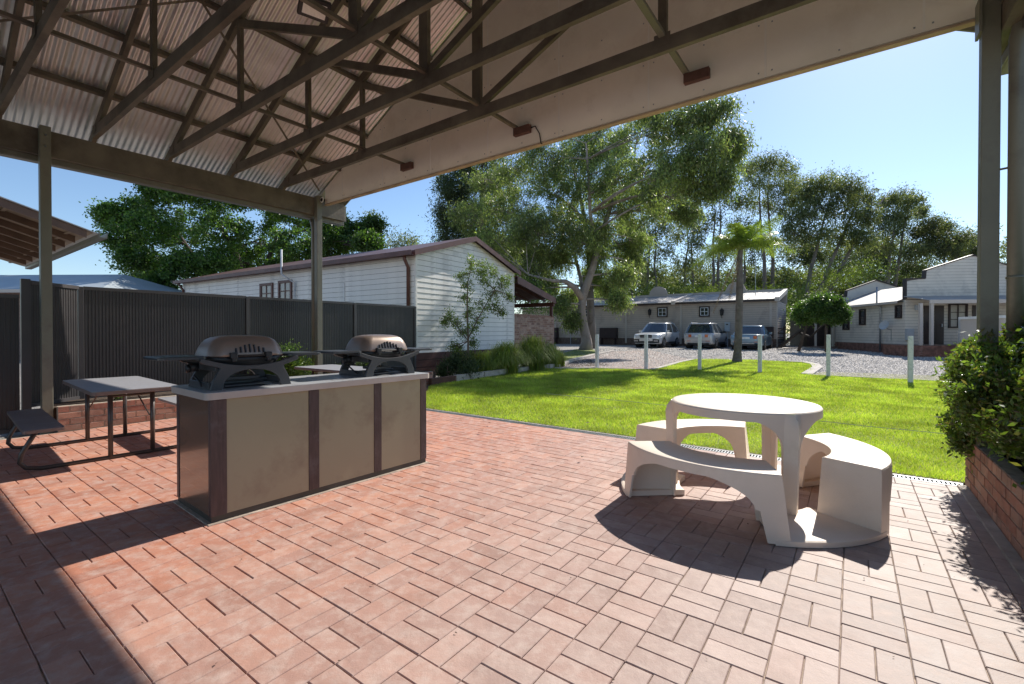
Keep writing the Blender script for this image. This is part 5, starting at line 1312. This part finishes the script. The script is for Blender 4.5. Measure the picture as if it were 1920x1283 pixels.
def clumps_px(L, D, rng_d, seed, flat=.8):
    rd = random.Random(seed); out = []
    for q in L:
        px, py, rp = q[:3]; d = D + (q[3] if len(q) > 3 else rd.uniform(-rng_d, rng_d)); r = rp / 870.8 * d
        out.append((at(px, py, d), (r, r * 1.1, r * flat)))
    return out

# big eucalyptus with forked pale trunk
E0 = gp(1098, 656); D = E0.y
A = lambda px, py, dd=0: at(px, py, D + dd)
trk = [[(E0 + Vector((0, 0, -.1)), .46), (A(1100, 640), .32), (A(1095, 615), .27), (A(1090, 585), .25), (A(1092, 560), .24), (A(1100, 535), .23), (A(1112, 500), .20), (A(1120, 465), .18), (A(1132, 425), .15), (A(1148, 380, .5), .12), (A(1190, 325, 1), .09), (A(1250, 285, 1.5), .06), (A(1310, 255, 1.5), .03)],
       [(A(1092, 562), .22), (A(1078, 540, -.5), .19), (A(1060, 528, -1), .13), (A(1035, 527, -1.5), .09), (A(990, 515, -2), .05)],
       [(A(1118, 470), .12), (A(1106, 400, -1), .10), (A(1103, 330, -1.5), .08), (A(1098, 270, -2), .04)],
       [(A(1128, 440), .10), (A(1060, 380, 1), .08), (A(1000, 345, 2), .05)],
       [(A(1094, 555), .14), (A(1088, 520, 1), .12), (A(1075, 470, 1.5), .09), (A(1040, 420, 2), .05)]]
cl = clumps_px([(1335, 212, 36), (1300, 232, 44), (1250, 240, 46), (1195, 252, 48), (1140, 270, 50), (1080, 285, 50), (1020, 300, 50), (965, 318, 46), (915, 338, 42),
                (1372, 268, 30), (1352, 300, 40), (1318, 290, 46), (1300, 345, 44), (1262, 320, 50), (1345, 345, 30), (1215, 320, 50), (1160, 335, 50), (1100, 350, 46), (1040, 365, 48), (985, 385, 48), (930, 395, 46), (880, 405, 36),
                (1255, 385, 42), (1200, 395, 46), (1140, 410, 44), (1075, 430, 42), (1010, 440, 44), (950, 455, 40), (900, 455, 34), (1290, 400, 26), (1165, 465, 34), (1195, 455, 28), (1168, 515, 26), (1185, 495, 18), (1120, 480, 26), (1050, 490, 32), (1000, 495, 30), (960, 505, 26),
                (1030, 535, 22), (1070, 555, 18), (1140, 540, 20), (1160, 565, 14), (1072, 600, 9), (1050, 570, 12), (1000, 545, 22), (1090, 455, 40), (1120, 440, 36), (1040, 475, 34), (985, 430, 40), (1175, 370, 44), (1235, 360, 42), (920, 480, 30), (1110, 520, 22), (1085, 300, 44), (1150, 300, 50), (1220, 205, 40), (1100, 230, 45), (1000, 255, 45)], D, 2.6, 5)
def nearer(c, r):
    px = 960 + 870.8 * c[0] / c[1]; py = 623 - 870.8 * (c[2] - CAM_H) / c[1]; k = max(0.0, min(1.0, (px - 1150) / 110)) * max(0.0, min(1.0, (400 - py) / 50)); s = (D - 7.2 * k + .6 * (1 - k)) / D
    return (Vector(c) - Vector((0, 0, CAM_H))) * s + Vector((0, 0, CAM_H)), tuple(v * s for v in r)
cl = [nearer(c, r) for c, r in cl]
tree('eucalyptus_tree', 'large eucalyptus with pale forked trunk and wide hanging crown at the gravel edge', E0, trk, cl, M_euc, M_bark, .20, .05, 44, 76, .22, 1.3, seed=4, r_limb=.045)
E1 = gp(1112, 652)
tree('eucalyptus_tree', 'second straight grey eucalyptus trunk close behind the forked tree', E1 + Vector((.2, 2.0, 0)), [[(at(1110, 654, D + 2), .33), (at(1108, 600, D + 2), .26), (at(1106, 540, D + 2), .23), (at(1104, 460, D + 2.2), .18), (at(1090, 380, D + 3), .12), (at(1070, 300, D + 4), .06)]],
     clumps_px([(1080, 320, 40), (1030, 330, 36), (1120, 370, 36), (1060, 400, 30), (1010, 420, 30), (1180, 430, 26)], D + 3.5, 1.5, 6), M_euc, M_bark2, .20, .05, 34, 80, .2, 1.3, seed=6)
# dense dark tree behind, left part of the canopy
B0 = gpos(-2.5, 36)
tree('dark_tree', 'dense dark evergreen tree left of the big eucalyptus behind the gable', B0, [[(B0, .4), (at(900, 480, 36), .3), (at(905, 350, 36), .15)]],
     clumps_px([(870, 305, 44), (905, 300, 50), (850, 350, 38), (895, 360, 50), (940, 350, 50), (845, 400, 40), (890, 415, 50), (940, 420, 46), (850, 445, 42), (900, 465, 44), (990, 470, 40), (960, 480, 40), (1000, 520, 34), (930, 500, 30)], 36, 1.8, 9), M_conif, M_darkbark, .24, .07, 48, 80, .3, .6, seed=9)
tree('pale_tree', 'loose pale green tree at the left edge of the dark evergreen', gpos(-5.5, 37), [[(gpos(-5.5, 37), .2), (at(838, 430, 37), .12), (at(845, 350, 37), .05)]],
     clumps_px([(828, 330, 14), (838, 360, 16), (832, 395, 18), (826, 425, 18), (845, 440, 22), (828, 455, 16)], 37, .6, 10), M_euc, M_bark2, .2, .05, 14, 30, .3, .8, seed=10)

# broad dark-green tree behind the white house
T0 = gpos(-17.5, 29)
D = 28
cl = clumps_px([(205, 398, 20), (222, 415, 30), (262, 395, 30), (298, 362, 36), (335, 350, 40), (385, 362, 48), (440, 362, 50), (500, 380, 50), (560, 398, 46), (620, 420, 42), (665, 440, 34), (702, 425, 18), (690, 455, 24),
                (235, 448, 36), (290, 430, 48), (350, 430, 52), (420, 435, 54), (490, 450, 50), (560, 462, 46), (625, 470, 38), (250, 485, 34), (300, 495, 44), (265, 525, 26), (345, 500, 40), (400, 495, 40), (470, 495, 40), (540, 500, 30), (300, 535, 30),
                (400, 320, 45), (460, 325, 45), (350, 320, 35), (640, 448, 30)], D, 2.4, 12)
tree('broadleaf_tree', 'broad dark green leafy tree rising behind the white house roof', T0, [[(T0, .4), (at(455, 520, D), .28), (at(440, 470, D), .2), (at(400, 400, D), .08)], [(T0 + Vector((-.5, 0, 0)), .3), (at(400, 520, D), .2), (at(370, 490, D), .15), (at(330, 430, D), .06)], [(at(460, 515, D), .2), (at(500, 500, D), .18), (at(520, 440, D), .08), (at(600, 430, D), .05)]],
     cl, M_ash, M_darkbark, .17, .09, 48, 90, .22, .2, seed=12)
tree('far_tree', 'small pale grey-green tree on the skyline right of the broad tree', gpos(-13, 62), [[(gpos(-13, 62), .3), (at(752, 470, 62), .12)]],
     clumps_px([(750, 452, 15), (765, 462, 13), (738, 462, 12), (775, 455, 8), (757, 475, 14)], 62, 1.5, 13), M_euc2, M_bark2, .4, .12, 12, 30, .6, .8, seed=13, twigs=False)
tree('far_tree', 'narrow grey-green tree at the right shoulder of the broad tree', gpos(-17, 58), [[(gpos(-17, 58), .3), (at(700, 470, 58), .12)]],
     clumps_px([(697, 415, 15), (705, 435, 15), (690, 440, 14), (712, 455, 12)], 58, 1.5, 14), M_euc2, M_bark2, .36, .11, 12, 30, .6, .8, seed=14, twigs=False)

# line of tall eucalypts behind the long building
def euc(label, px, D, cl, seed, splits=((0, 0),), base_py=None, n_sub=20, n_leaf=34, rt=.30, m=None, spread=.5):
    b = gpos((px - 960) / 870.8 * D, D); top = min(q[1] for q in cl); cx = sum(q[0] for q in cl) / len(cl)
    rd = random.Random(seed); tr = []
    for (ox, tx) in splits:
        y0 = 640; seq = []
        for i in range(7):
            f = i / 6; x = px + ox + (cx + tx - px - ox) * f ** 1.4 + rd.uniform(-4, 4) * f; y = y0 + (top + 25 - y0) * f; seq.append((at(x, y, D) if i else b + Vector((ox / 870.8 * D, 0, 0)), max(rt * (1 - f * .85), .03)))
        tr.append(seq)
    return tree('eucalyptus_tree', label, b, tr, clumps_px(cl, D, 2.0, seed, .75), m or M_euc2, M_bark2, .32, .085, int(n_sub * 1.5), int(n_leaf * 1.5), spread * .72, 1.0, 'tall eucalypts behind the long building', seed=seed, r_limb=.09)
euc('tall thin eucalypt with pale bare trunk left of the palm crown', 1338, 50, [(1340, 345, 20), (1322, 370, 20), (1365, 375, 20), (1335, 410, 22), (1310, 430, 18), (1352, 450, 20)], 21, ((0, 0), (8, 14)), n_sub=14, n_leaf=22, rt=.24)
euc('tall eucalypt with rounded crown directly above the palm', 1452, 52, [(1398, 322, 22), (1425, 312, 26), (1452, 305, 26), (1475, 320, 22), (1410, 350, 28), (1450, 350, 32), (1482, 350, 18), (1392, 380, 22), (1430, 385, 28), (1468, 385, 26)], 22, ((0, 0), (-14, -20)), n_sub=20, n_leaf=30)
euc('spreading eucalypt with dark rounded crown right of the palm', 1500, 46, [(1498, 370, 26), (1520, 352, 28), (1552, 345, 28), (1585, 350, 26), (1612, 370, 24), (1500, 405, 30), (1540, 392, 34), (1585, 395, 34), (1622, 405, 20), (1490, 440, 30), (1530, 440, 34), (1580, 440, 32), (1615, 445, 26)], 23, ((0, 0), (14, 60), (24, 100)), n_sub=24, n_leaf=36)
euc('flat topped eucalypt left of the right hand post', 1655, 52, [(1660, 378, 16), (1685, 372, 20), (1708, 380, 18), (1722, 398, 12), (1665, 405, 22), (1695, 410, 20), (1645, 430, 26), (1680, 440, 24), (1650, 465, 24)], 24, ((0, 0), (12, 20)), n_sub=20, n_leaf=32)
euc('small layered eucalypt nearest the right hand post', 1762, 48, [(1745, 422, 18), (1722, 436, 16), (1770, 428, 12), (1790, 448, 20), (1815, 450, 18), (1740, 455, 22), (1770, 470, 24), (1808, 478, 22), (1835, 470, 18), (1715, 470, 22)], 25, ((0, 0), (12, 30)), n_sub=20, n_leaf=32)
euc('thin eucalypt with hanging grey foliage behind the middle of the long building', 1232, 47, [(1225, 400, 22), (1248, 420, 24), (1215, 440, 22), (1240, 470, 26), (1205, 490, 22), (1225, 515, 22)], 26, ((0, 0), (-22, -10)), n_sub=18, n_leaf=26, rt=.22)
euc('thin eucalypt between the middle crest and the palm', 1282, 49, [(1275, 400, 20), (1300, 415, 24), (1270, 440, 24), (1300, 460, 24), (1280, 495, 26), (1312, 500, 20)], 27, ((0, 0), (14, 10)), n_sub=16, n_leaf=26, rt=.22)
euc('thin dark eucalypt left of the middle crest', 1185, 45, [(1180, 420, 20), (1195, 450, 20), (1175, 480, 22), (1190, 520, 22)], 28, ((0, 0),), n_sub=16, n_leaf=26, rt=.22)
euc('rear eucalypt filling behind the palm trunk', 1395, 58, [(1385, 420, 26), (1420, 430, 28), (1375, 460, 28), (1410, 475, 30), (1440, 460, 26), (1350, 480, 24)], 29, ((0, 0),), n_sub=18, n_leaf=28, m=M_conif)
euc('dark eucalypt behind the mop headed tree', 1560, 54, [(1500, 480, 30), (1540, 480, 34), (1590, 485, 34), (1635, 490, 32), (1680, 490, 30), (1720, 500, 26)], 30, ((0, 0), (60, 60)), n_sub=24, n_leaf=36, m=M_conif)
# bush that closes the view low down behind the buildings: one mass
def mass(name, label, spec, m, L, Wd, seed, droop=.6):
    rng = np.random.default_rng(seed); gs = []
    for px, py, rx, ry, D, n in spec:
        c = at(px, py, D); s = D / 870.8
        k = max(n // 40, 1); S = np.array(c) + rng.normal(size=(k, 3)) * np.array([rx * s * .6, 1.5, ry * s * .6]); P = np.repeat(S, 40, 0) + rng.normal(size=(k * 40, 3)) * .45; gs.append(leaf_geo(P, L, Wd, droop, rng=rng))
    V, F = merge(gs); o = link(name, mesh_np(name, V, F), m); return tag(o, label, 'bush', kind='stuff')
mass('distant_bush', 'far mass of olive green bush closing the view behind the buildings', [(px, py, 40, 26, 60 + (px % 7), 2600) for px in range(1130, 1960, 34) for py in (530, 575)] + [(px, 470, 34, 20, 64, 1500) for px in (1480, 1530, 1590, 1640, 1700, 1760, 1820, 1890, 1940)], M_euc2, .42, .13, 41)
mass('roadside_bush', 'sunlit yellow-green low bush behind the long building roof', [(px, 545 + (px * 7) % 22, 26, 16, 45, 1100) for px in range(1120, 1480, 26)] + [(1480, 560, 20, 30, 40, 1600), (1500, 600, 20, 30, 41, 1600), (1475, 610, 12, 20, 40, 900), (1560, 520, 40, 24, 45, 2000), (1620, 510, 40, 20, 45, 1500)], M_willow, .26, .07, 42)
mass('roadside_bush', 'dark green shrub seen through the open porch', [(990, 560, 22, 24, 25.5, 1800), (1015, 575, 14, 18, 26, 900), (975, 590, 14, 14, 25.5, 700)], M_ash, .10, .05, 43, .2)

# mop headed tree near the right house
MH = gpos((1549 - 960) / 870.8 * 25.5, 25.5)
tree('mop_headed_tree', 'clipped mop headed tree with two dense rounded green crowns beside the pale house', MH, [[(MH, .08), (at(1549, 610, 25.5), .07), (at(1547, 580, 25.5), .05)], [(gpos(16.35, 26.5), .09), (at(1516, 600, 26.5), .07), (at(1515, 580, 26.5), .05)]],
     [(at(1547, 580, 25.5), (1.15, 1.0, .66)), (at(1545, 572, 25.5), (.9, .8, .6)), (at(1547, 590, 25.5), (1.0, .8, .4)), (at(1573, 588, 25.4), (.45, .5, .42)), (at(1515, 584, 26.5), (.78, .7, .62)), (at(1510, 590, 26.5), (.55, .5, .45))], M_ash, M_darkbark, .11, .06, 170, 80, .10, .5, seed=31, twigs=False)
# forked bare branch and gate beside it
tree('gnarled_tree', 'gnarled dark trunk with leaning bare branches beside the path', gpos(16.6, 29), [[(gpos(16.6, 29), .12), (at(1500, 620, 29), .09), (at(1512, 600, 29), .06), (at(1530, 560, 29.5), .05)], [(at(1500, 625, 29), .08), (at(1520, 632, 28), .07), (at(1545, 608, 27.5), .05)], [(at(1500, 612, 29), .07), (at(1485, 595, 29.5), .04)]],
     [(at(1490, 585, 30), (.6, .5, .4)), (at(1528, 545, 30.5), (.6, .6, .4))], M_willow, M_darkbark, .10, .04, 10, 26, .2, .4, seed=32)

# palm
PB = gp(1382, 679); D = PB.y
pl = thing('palm_tree', PB, 0, 'slender palm with grey ringed trunk and arching fronds on the lawn edge', 'tree')
tp = [(PB, .20), (at(1383, 660, D), .155), (at(1385, 620, D), .145), (at(1386, 570, D), .14), (at(1387, 520, D), .135), (at(1386, 492, D), .12), (at(1388, 470, D), .09)]
mb = MB(); pts = []; rad = []
for i in range(len(tp) - 1):
    for k in range(6):
        t_ = k / 6; pts.append(tp[i][0].lerp(tp[i + 1][0], t_) - PB); rad.append((tp[i][1] * (1 - t_) + tp[i + 1][1] * t_) * (1.0 if k % 2 else .955))
pts.append(tp[-1][0] - PB); rad.append(tp[-1][1]); mb.tube(pts, rad, 14); mb.build('trunk', mat('palm_trunk', (.15, .125, .11), .9, 0, .4, 3, .01, 20, coord='World', dirt=(.08, .06, .05)), pl)
M_frond = leaf_mat('palm_leaflet', [(.10, .16, .035), (.16, .23, .05), (.25, .32, .08), (.10, .14, .035)], .38, .3, 1.0, (1.8, 1.8, .7))
M_deadf = mat('dead_frond', (.33, .23, .14), .9, 0, .3, 10)
M_rib = mat('frond_rib', (.20, .23, .06), .6)
top = tp[-1][0] - PB; rp = random.Random(8)
def frond(az, el, ln, sag, m, mr, nm='frond', nl=46, wl=.30):
    P = []; d = Vector((math.cos(az), math.sin(az), 0)); n = 14
    for i in range(n + 1):
        t_ = i / n; P.append(top + d * (ln * (t_ * math.cos(el))) + Vector((0, 0, ln * (math.sin(el) * t_ - sag * t_ * t_))))
    mb = MB(); mb.tube(P, [.022 * (1 - .8 * i / n) for i in range(n + 1)], 5); f = mb.build(nm, mr, pl)
    vs = []; fs = []
    for i in range(nl):
        t_ = .12 + .87 * i / nl; k = t_ * n; a = int(k); p = P[a].lerp(P[min(a + 1, n)], k - a); tn = (P[min(a + 1, n)] - P[a]).normalized(); sd = tn.cross(Vector((0, 0, 1))).normalized()
        for s in (-1, 1):
            for rep in (0, 1):
                l_ = wl * math.sin(math.pi * min(1, .15 + t_ * .8)) * rp.uniform(.8, 1.15) + .08; v = (sd * s + tn * rp.uniform(.3, .9) + Vector((0, 0, rp.uniform(-.8, .4)))).normalized(); w = tn * .009
                q = p + v * l_ * .55; e = p + v * l_ + Vector((0, 0, -.28 * l_)); b = len(vs); vs += [p - w, p + w, q + w, q - w, e]; fs += [(b, b + 1, b + 2, b + 3), (b + 3, b + 2, b + 4)]
    me = bpy.data.meshes.new('leaflets'); me.from_pydata([tuple(v) for v in vs], [], fs); link('leaflets', me, m, f)
for i in range(20):
    az = i * 2.39996 + .3; lvl = i / 17; el = math.radians(rp.uniform(28, 88)); frond(az, el, rp.uniform(1.5, 2.4), rp.uniform(.25, .85), M_frond, M_rib, nl=58, wl=.44)
frond(math.radians(-5), math.radians(30), 2.5, .55, M_frond, M_rib)
frond(math.radians(185), math.radians(-60), 2.3, .25, M_deadf, M_deadf, 'dead_frond', 40, .10); frond(math.radians(200), math.radians(-72), 1.9, .1, M_deadf, M_deadf, 'dead_frond', 30, .08)

# young tree against the gable wall
Y0 = gp(877, 688); D = 13.4; Y0 = gpos((877 - 960) / 870.8 * D, D)
cl = [(at(px, py, D + rp.uniform(-.3, .3)), (r / 870.8 * D,) * 3) for px, py, r in ((880, 495, 16), (905, 500, 14), (868, 515, 12), (925, 510, 12), (876, 535, 14), (910, 530, 12), (948, 525, 12), (940, 540, 12), (872, 560, 12), (920, 550, 16), (905, 575, 16), (895, 595, 16), (845, 592, 13), (835, 605, 9), (858, 605, 12), (880, 585, 12), (925, 575, 14), (885, 615, 14), (868, 625, 12), (955, 555, 9), (940, 585, 9), (860, 655, 12), (890, 640, 12), (900, 510, 10), (850, 650, 10), (878, 665, 12))]
tree('young_tree', 'slender young tree with small leaves in front of the white gable wall', Y0, [[(Y0, .035), (at(878, 640, D), .03), (at(876, 580, D), .022), (at(877, 530, D), .014), (at(885, 495, D), .007)], [(at(878, 635, D), .02), (at(895, 600, D), .017), (at(918, 560, D), .012), (at(940, 530, D), .007)], [(at(878, 640, D), .014), (at(858, 612, D), .011), (at(842, 595, D), .006)]],
     cl, leaf_mat('young_leaf', [(.07, .11, .035), (.12, .18, .045), (.20, .27, .06)], .42, .4, 1.5), M_twig, .06, .03, 12, 24, .06, .5, seed=33, r_limb=.012)
tree('garden_bush', 'rounded light green bush on the raised bed behind the counter', W(-9.0, 4.65, .3), [[(W(-9.0, 4.65, .3), .02), (W(-9.0, 4.65, .7), .015)]],
     [(W(-8.98, 4.7, .80), (.40, .40, .32)), (W(-8.95, 4.85, .66), (.40, .36, .30)), (W(-9.05, 4.55, .62), (.36, .34, .28))], leaf_mat('bush_leaf', [(.05, .10, .02), (.09, .16, .03), (.14, .22, .045)], .33, .4, 3.0), M_twig, .055, .013, 75, 60, .06, -.2, cat='bush', seed=34, twigs=False, r_limb=.012)
# dark strappy plants by the house base
tree('garden_shrub', 'dark leafy shrub at the foot of the young tree', gpos(-1.75, 12.6), [[(gpos(-1.75, 12.6), .02), (gpos(-1.75, 12.6) + Vector((0, 0, .4)), .012)]],
     clumps_px([(845, 688, 18), (862, 676, 18), (880, 690, 20), (832, 698, 12), (868, 700, 16)], 12.7, .3, 35), M_conif, M_twig, .13, .022, 26, 30, .09, -.5, cat='bush', seed=35, twigs=False, r_limb=.012)
mb = MB()
for a, b, c in (((806, 722), (852, 716), .16), ((853, 716), (905, 708.5), .17), ((906, 708.5), (965, 699.5), .17), ((966, 699.5), (1005, 694), .15), ((1006, 694), (1038, 690), .14)):
    p, q = gp(*a), gp(*b); mb2 = MB(); mb2.bar(p + Vector((0, 0, c / 2)), q + Vector((0, 0, c / 2)), .12, c)
    tag(mb2.build('edging_block', mat('rusty_edging', (.10, .045, .03), .8) if a[0] == 806 else M_conc, bevel=.01), {806: 'dark rusty brown edging at the left end of the garden bed', 853: 'pale concrete edging block under the dark shrub', 906: 'concrete edging block under the left grass clump', 966: 'concrete edging block below the big grass clumps', 1006: 'last concrete edging block at the right end of the bed'}[a[0]], 'edging', 'edging blocks of the garden bed')
M_tuft = leaf_mat('tuft_blade', [(.09, .14, .03), (.15, .22, .04), (.24, .31, .06), (.2, .19, .07)], .4, .6, 1.5)
def tuft(px, py, hpx, wpx, lab, seed, n=620, D=None):
    b = gp(px, py) if D is None else gpos((px - 960) / 870.8 * D, D); rng = np.random.default_rng(seed); sc = b.y / 870.8; H = hpx * sc; R_ = wpx * sc
    a = rng.uniform(0, 2 * np.pi, n); out = R_ * rng.uniform(.2, .85, n); h = H * rng.uniform(.65, 1.05, n) * (1 - .25 * out / R_); base = rng.normal(size=(n, 2)) * R_ * .16
    T = np.linspace(0, 1, 6); V = np.zeros((n, 6, 2, 3)); wd = .0075
    for i, t_ in enumerate(T):
        rr_ = out * t_ ** 1.3; z = h * (2.1 * t_ - (1.15 + .75 * out / R_) * t_ ** 2)
        x = base[:, 0] + np.cos(a) * rr_; y = base[:, 1] + np.sin(a) * rr_; w = wd * (1 - .8 * t_)
        for k, s in ((0, -1), (1, 1)): V[:, i, k] = np.stack([x - np.sin(a) * w * s, y + np.cos(a) * w * s, z], 1)
    idx = np.arange(n * 12).reshape(n, 6, 2); F = np.concatenate([np.stack([idx[:, i, 0], idx[:, i, 1], idx[:, i + 1, 1], idx[:, i + 1, 0]], 1) for i in range(5)])
    t = thing('ornamental_grass', b, 0, lab, 'plant', 'ornamental grass clumps in the garden bed'); link('blades', mesh_np('blades', V.reshape(-1, 3), F), M_tuft, t)
tuft(905, 700, 60, 44, D=13.6, lab= 'low weeping ornamental grass clump at the left of the bed', seed=51, n=1300)
tuft(948, 692, 76, 58, D=14.2, lab= 'big bright ornamental grass clump in the middle of the bed', seed=52, n=2400)
tuft(1000, 688, 84, 56, D=15.2, lab= 'tall dark ornamental grass clump before the brick screen wall', seed=53, n=2400)
tuft(1034, 684, 58, 34, D=16.2, lab= 'smaller ornamental grass clump at the right end of the bed', seed=54, n=1200)
tuft(1050, 681, 34, 20, D=16.8, lab= 'smallest reddish ornamental grass tuft at the bed corner', seed=55, n=500)

# hedge on the planter at the right
hc = [(1.10, 5.55, .95, .40, .40), (1.06, 5.65, .62, .38, .36), (1.12, 5.15, 1.02, .42, .34), (1.05, 5.1, .68, .38, .34), (1.35, 4.75, 1.12, .45, .36), (1.15, 4.6, .75, .42, .40), (1.25, 4.2, 1.12, .45, .40), (1.12, 4.05, .75, .42, .38), (1.45, 3.7, 1.15, .5, .45), (1.2, 3.5, .8, .48, .42), (1.5, 3.1, 1.15, .5, .5), (1.3, 2.9, .8, .5, .45), (1.0, 5.75, .95, .36, .36), (.95, 5.5, .45, .3, .22), (1.25, 5.3, 1.25, .34, .26), (.92, 5.1, .98, .30, .28), (.9, 4.75, .85, .28, .3), (1.0, 5.95, .75, .32, .36), (1.6, 4.9, 1.36, .42, .38), (1.75, 5.4, 1.0, .5, .5), (1.7, 4.3, 1.42, .45, .38), (1.5, 2.3, 1.0, .5, .5), (1.4, 1.7, .9, .45, .45)]
hd = [(W(l, r, z), (ra, ra, rz)) for l, r, z, ra, rz in hc]
tree('hedge', 'dense leafy green hedge growing over the brick planter at the right', W(1.4, 4.2, .38), [[(W(1.3, r, .3), .02), (W(1.35, r + .1, .8), .015), (W(1.4, r + .05, 1.1), .008)] for r in (5.4, 4.8, 4.2, 3.6, 3.0)],
     hd, M_hedge, M_twig, .046, .021, 230, 38, .034, -.15, cat='hedge', seed=61, twigs=True, r_limb=.012)
# weeds at the foot of the fence
tree('weed', 'small bright weed sprouting from the raised bed by the fence', W(-8.85, 2.15, .32), [[(W(-8.85, 2.15, .32), .005), (W(-8.85, 2.15, .38), .003)]], [(W(-8.84, 2.15, .38), (.07, .09, .04))], M_willow, M_twig, .05, .02, 12, 10, .02, 0, cat='weed', seed=62, twigs=False, limbs=False)
tree('climbing_shrub', 'dark low shrub on the bed between fence and white house', W(-9.1, 6.7, .3), [[(W(-9.1, 6.7, .3), .01), (W(-9.1, 6.7, .5), .006)]], [(W(-9.1, 6.7, .5), (.3, .4, .18)), (W(-9.1, 6.0, .45), (.25, .4, .14))], M_conif, M_twig, .07, .025, 40, 26, .05, 0, cat='bush', seed=63, twigs=False, limbs=False)
# timber gate on the path beyond
gt = thing('timber_gate', gpos(17.75, 31.6), RZ + .3, 'dark timber gate across the path beside the long building', 'gate')
for x in (-.7, .7): MB().box(x - .06, x + .06, -.06, .06, -.02, 1.4).build('gate_post', M_darkbark, gt)
for z in (.3, .6, .9, 1.2): MB().box(-.66, .66, -.02, .02, z, z + .07).build('rail', M_darkbark, gt)
MB().bar((-.62, .03, .32), (.62, .03, 1.22), .03, .06).build('brace', M_darkbark, gt)
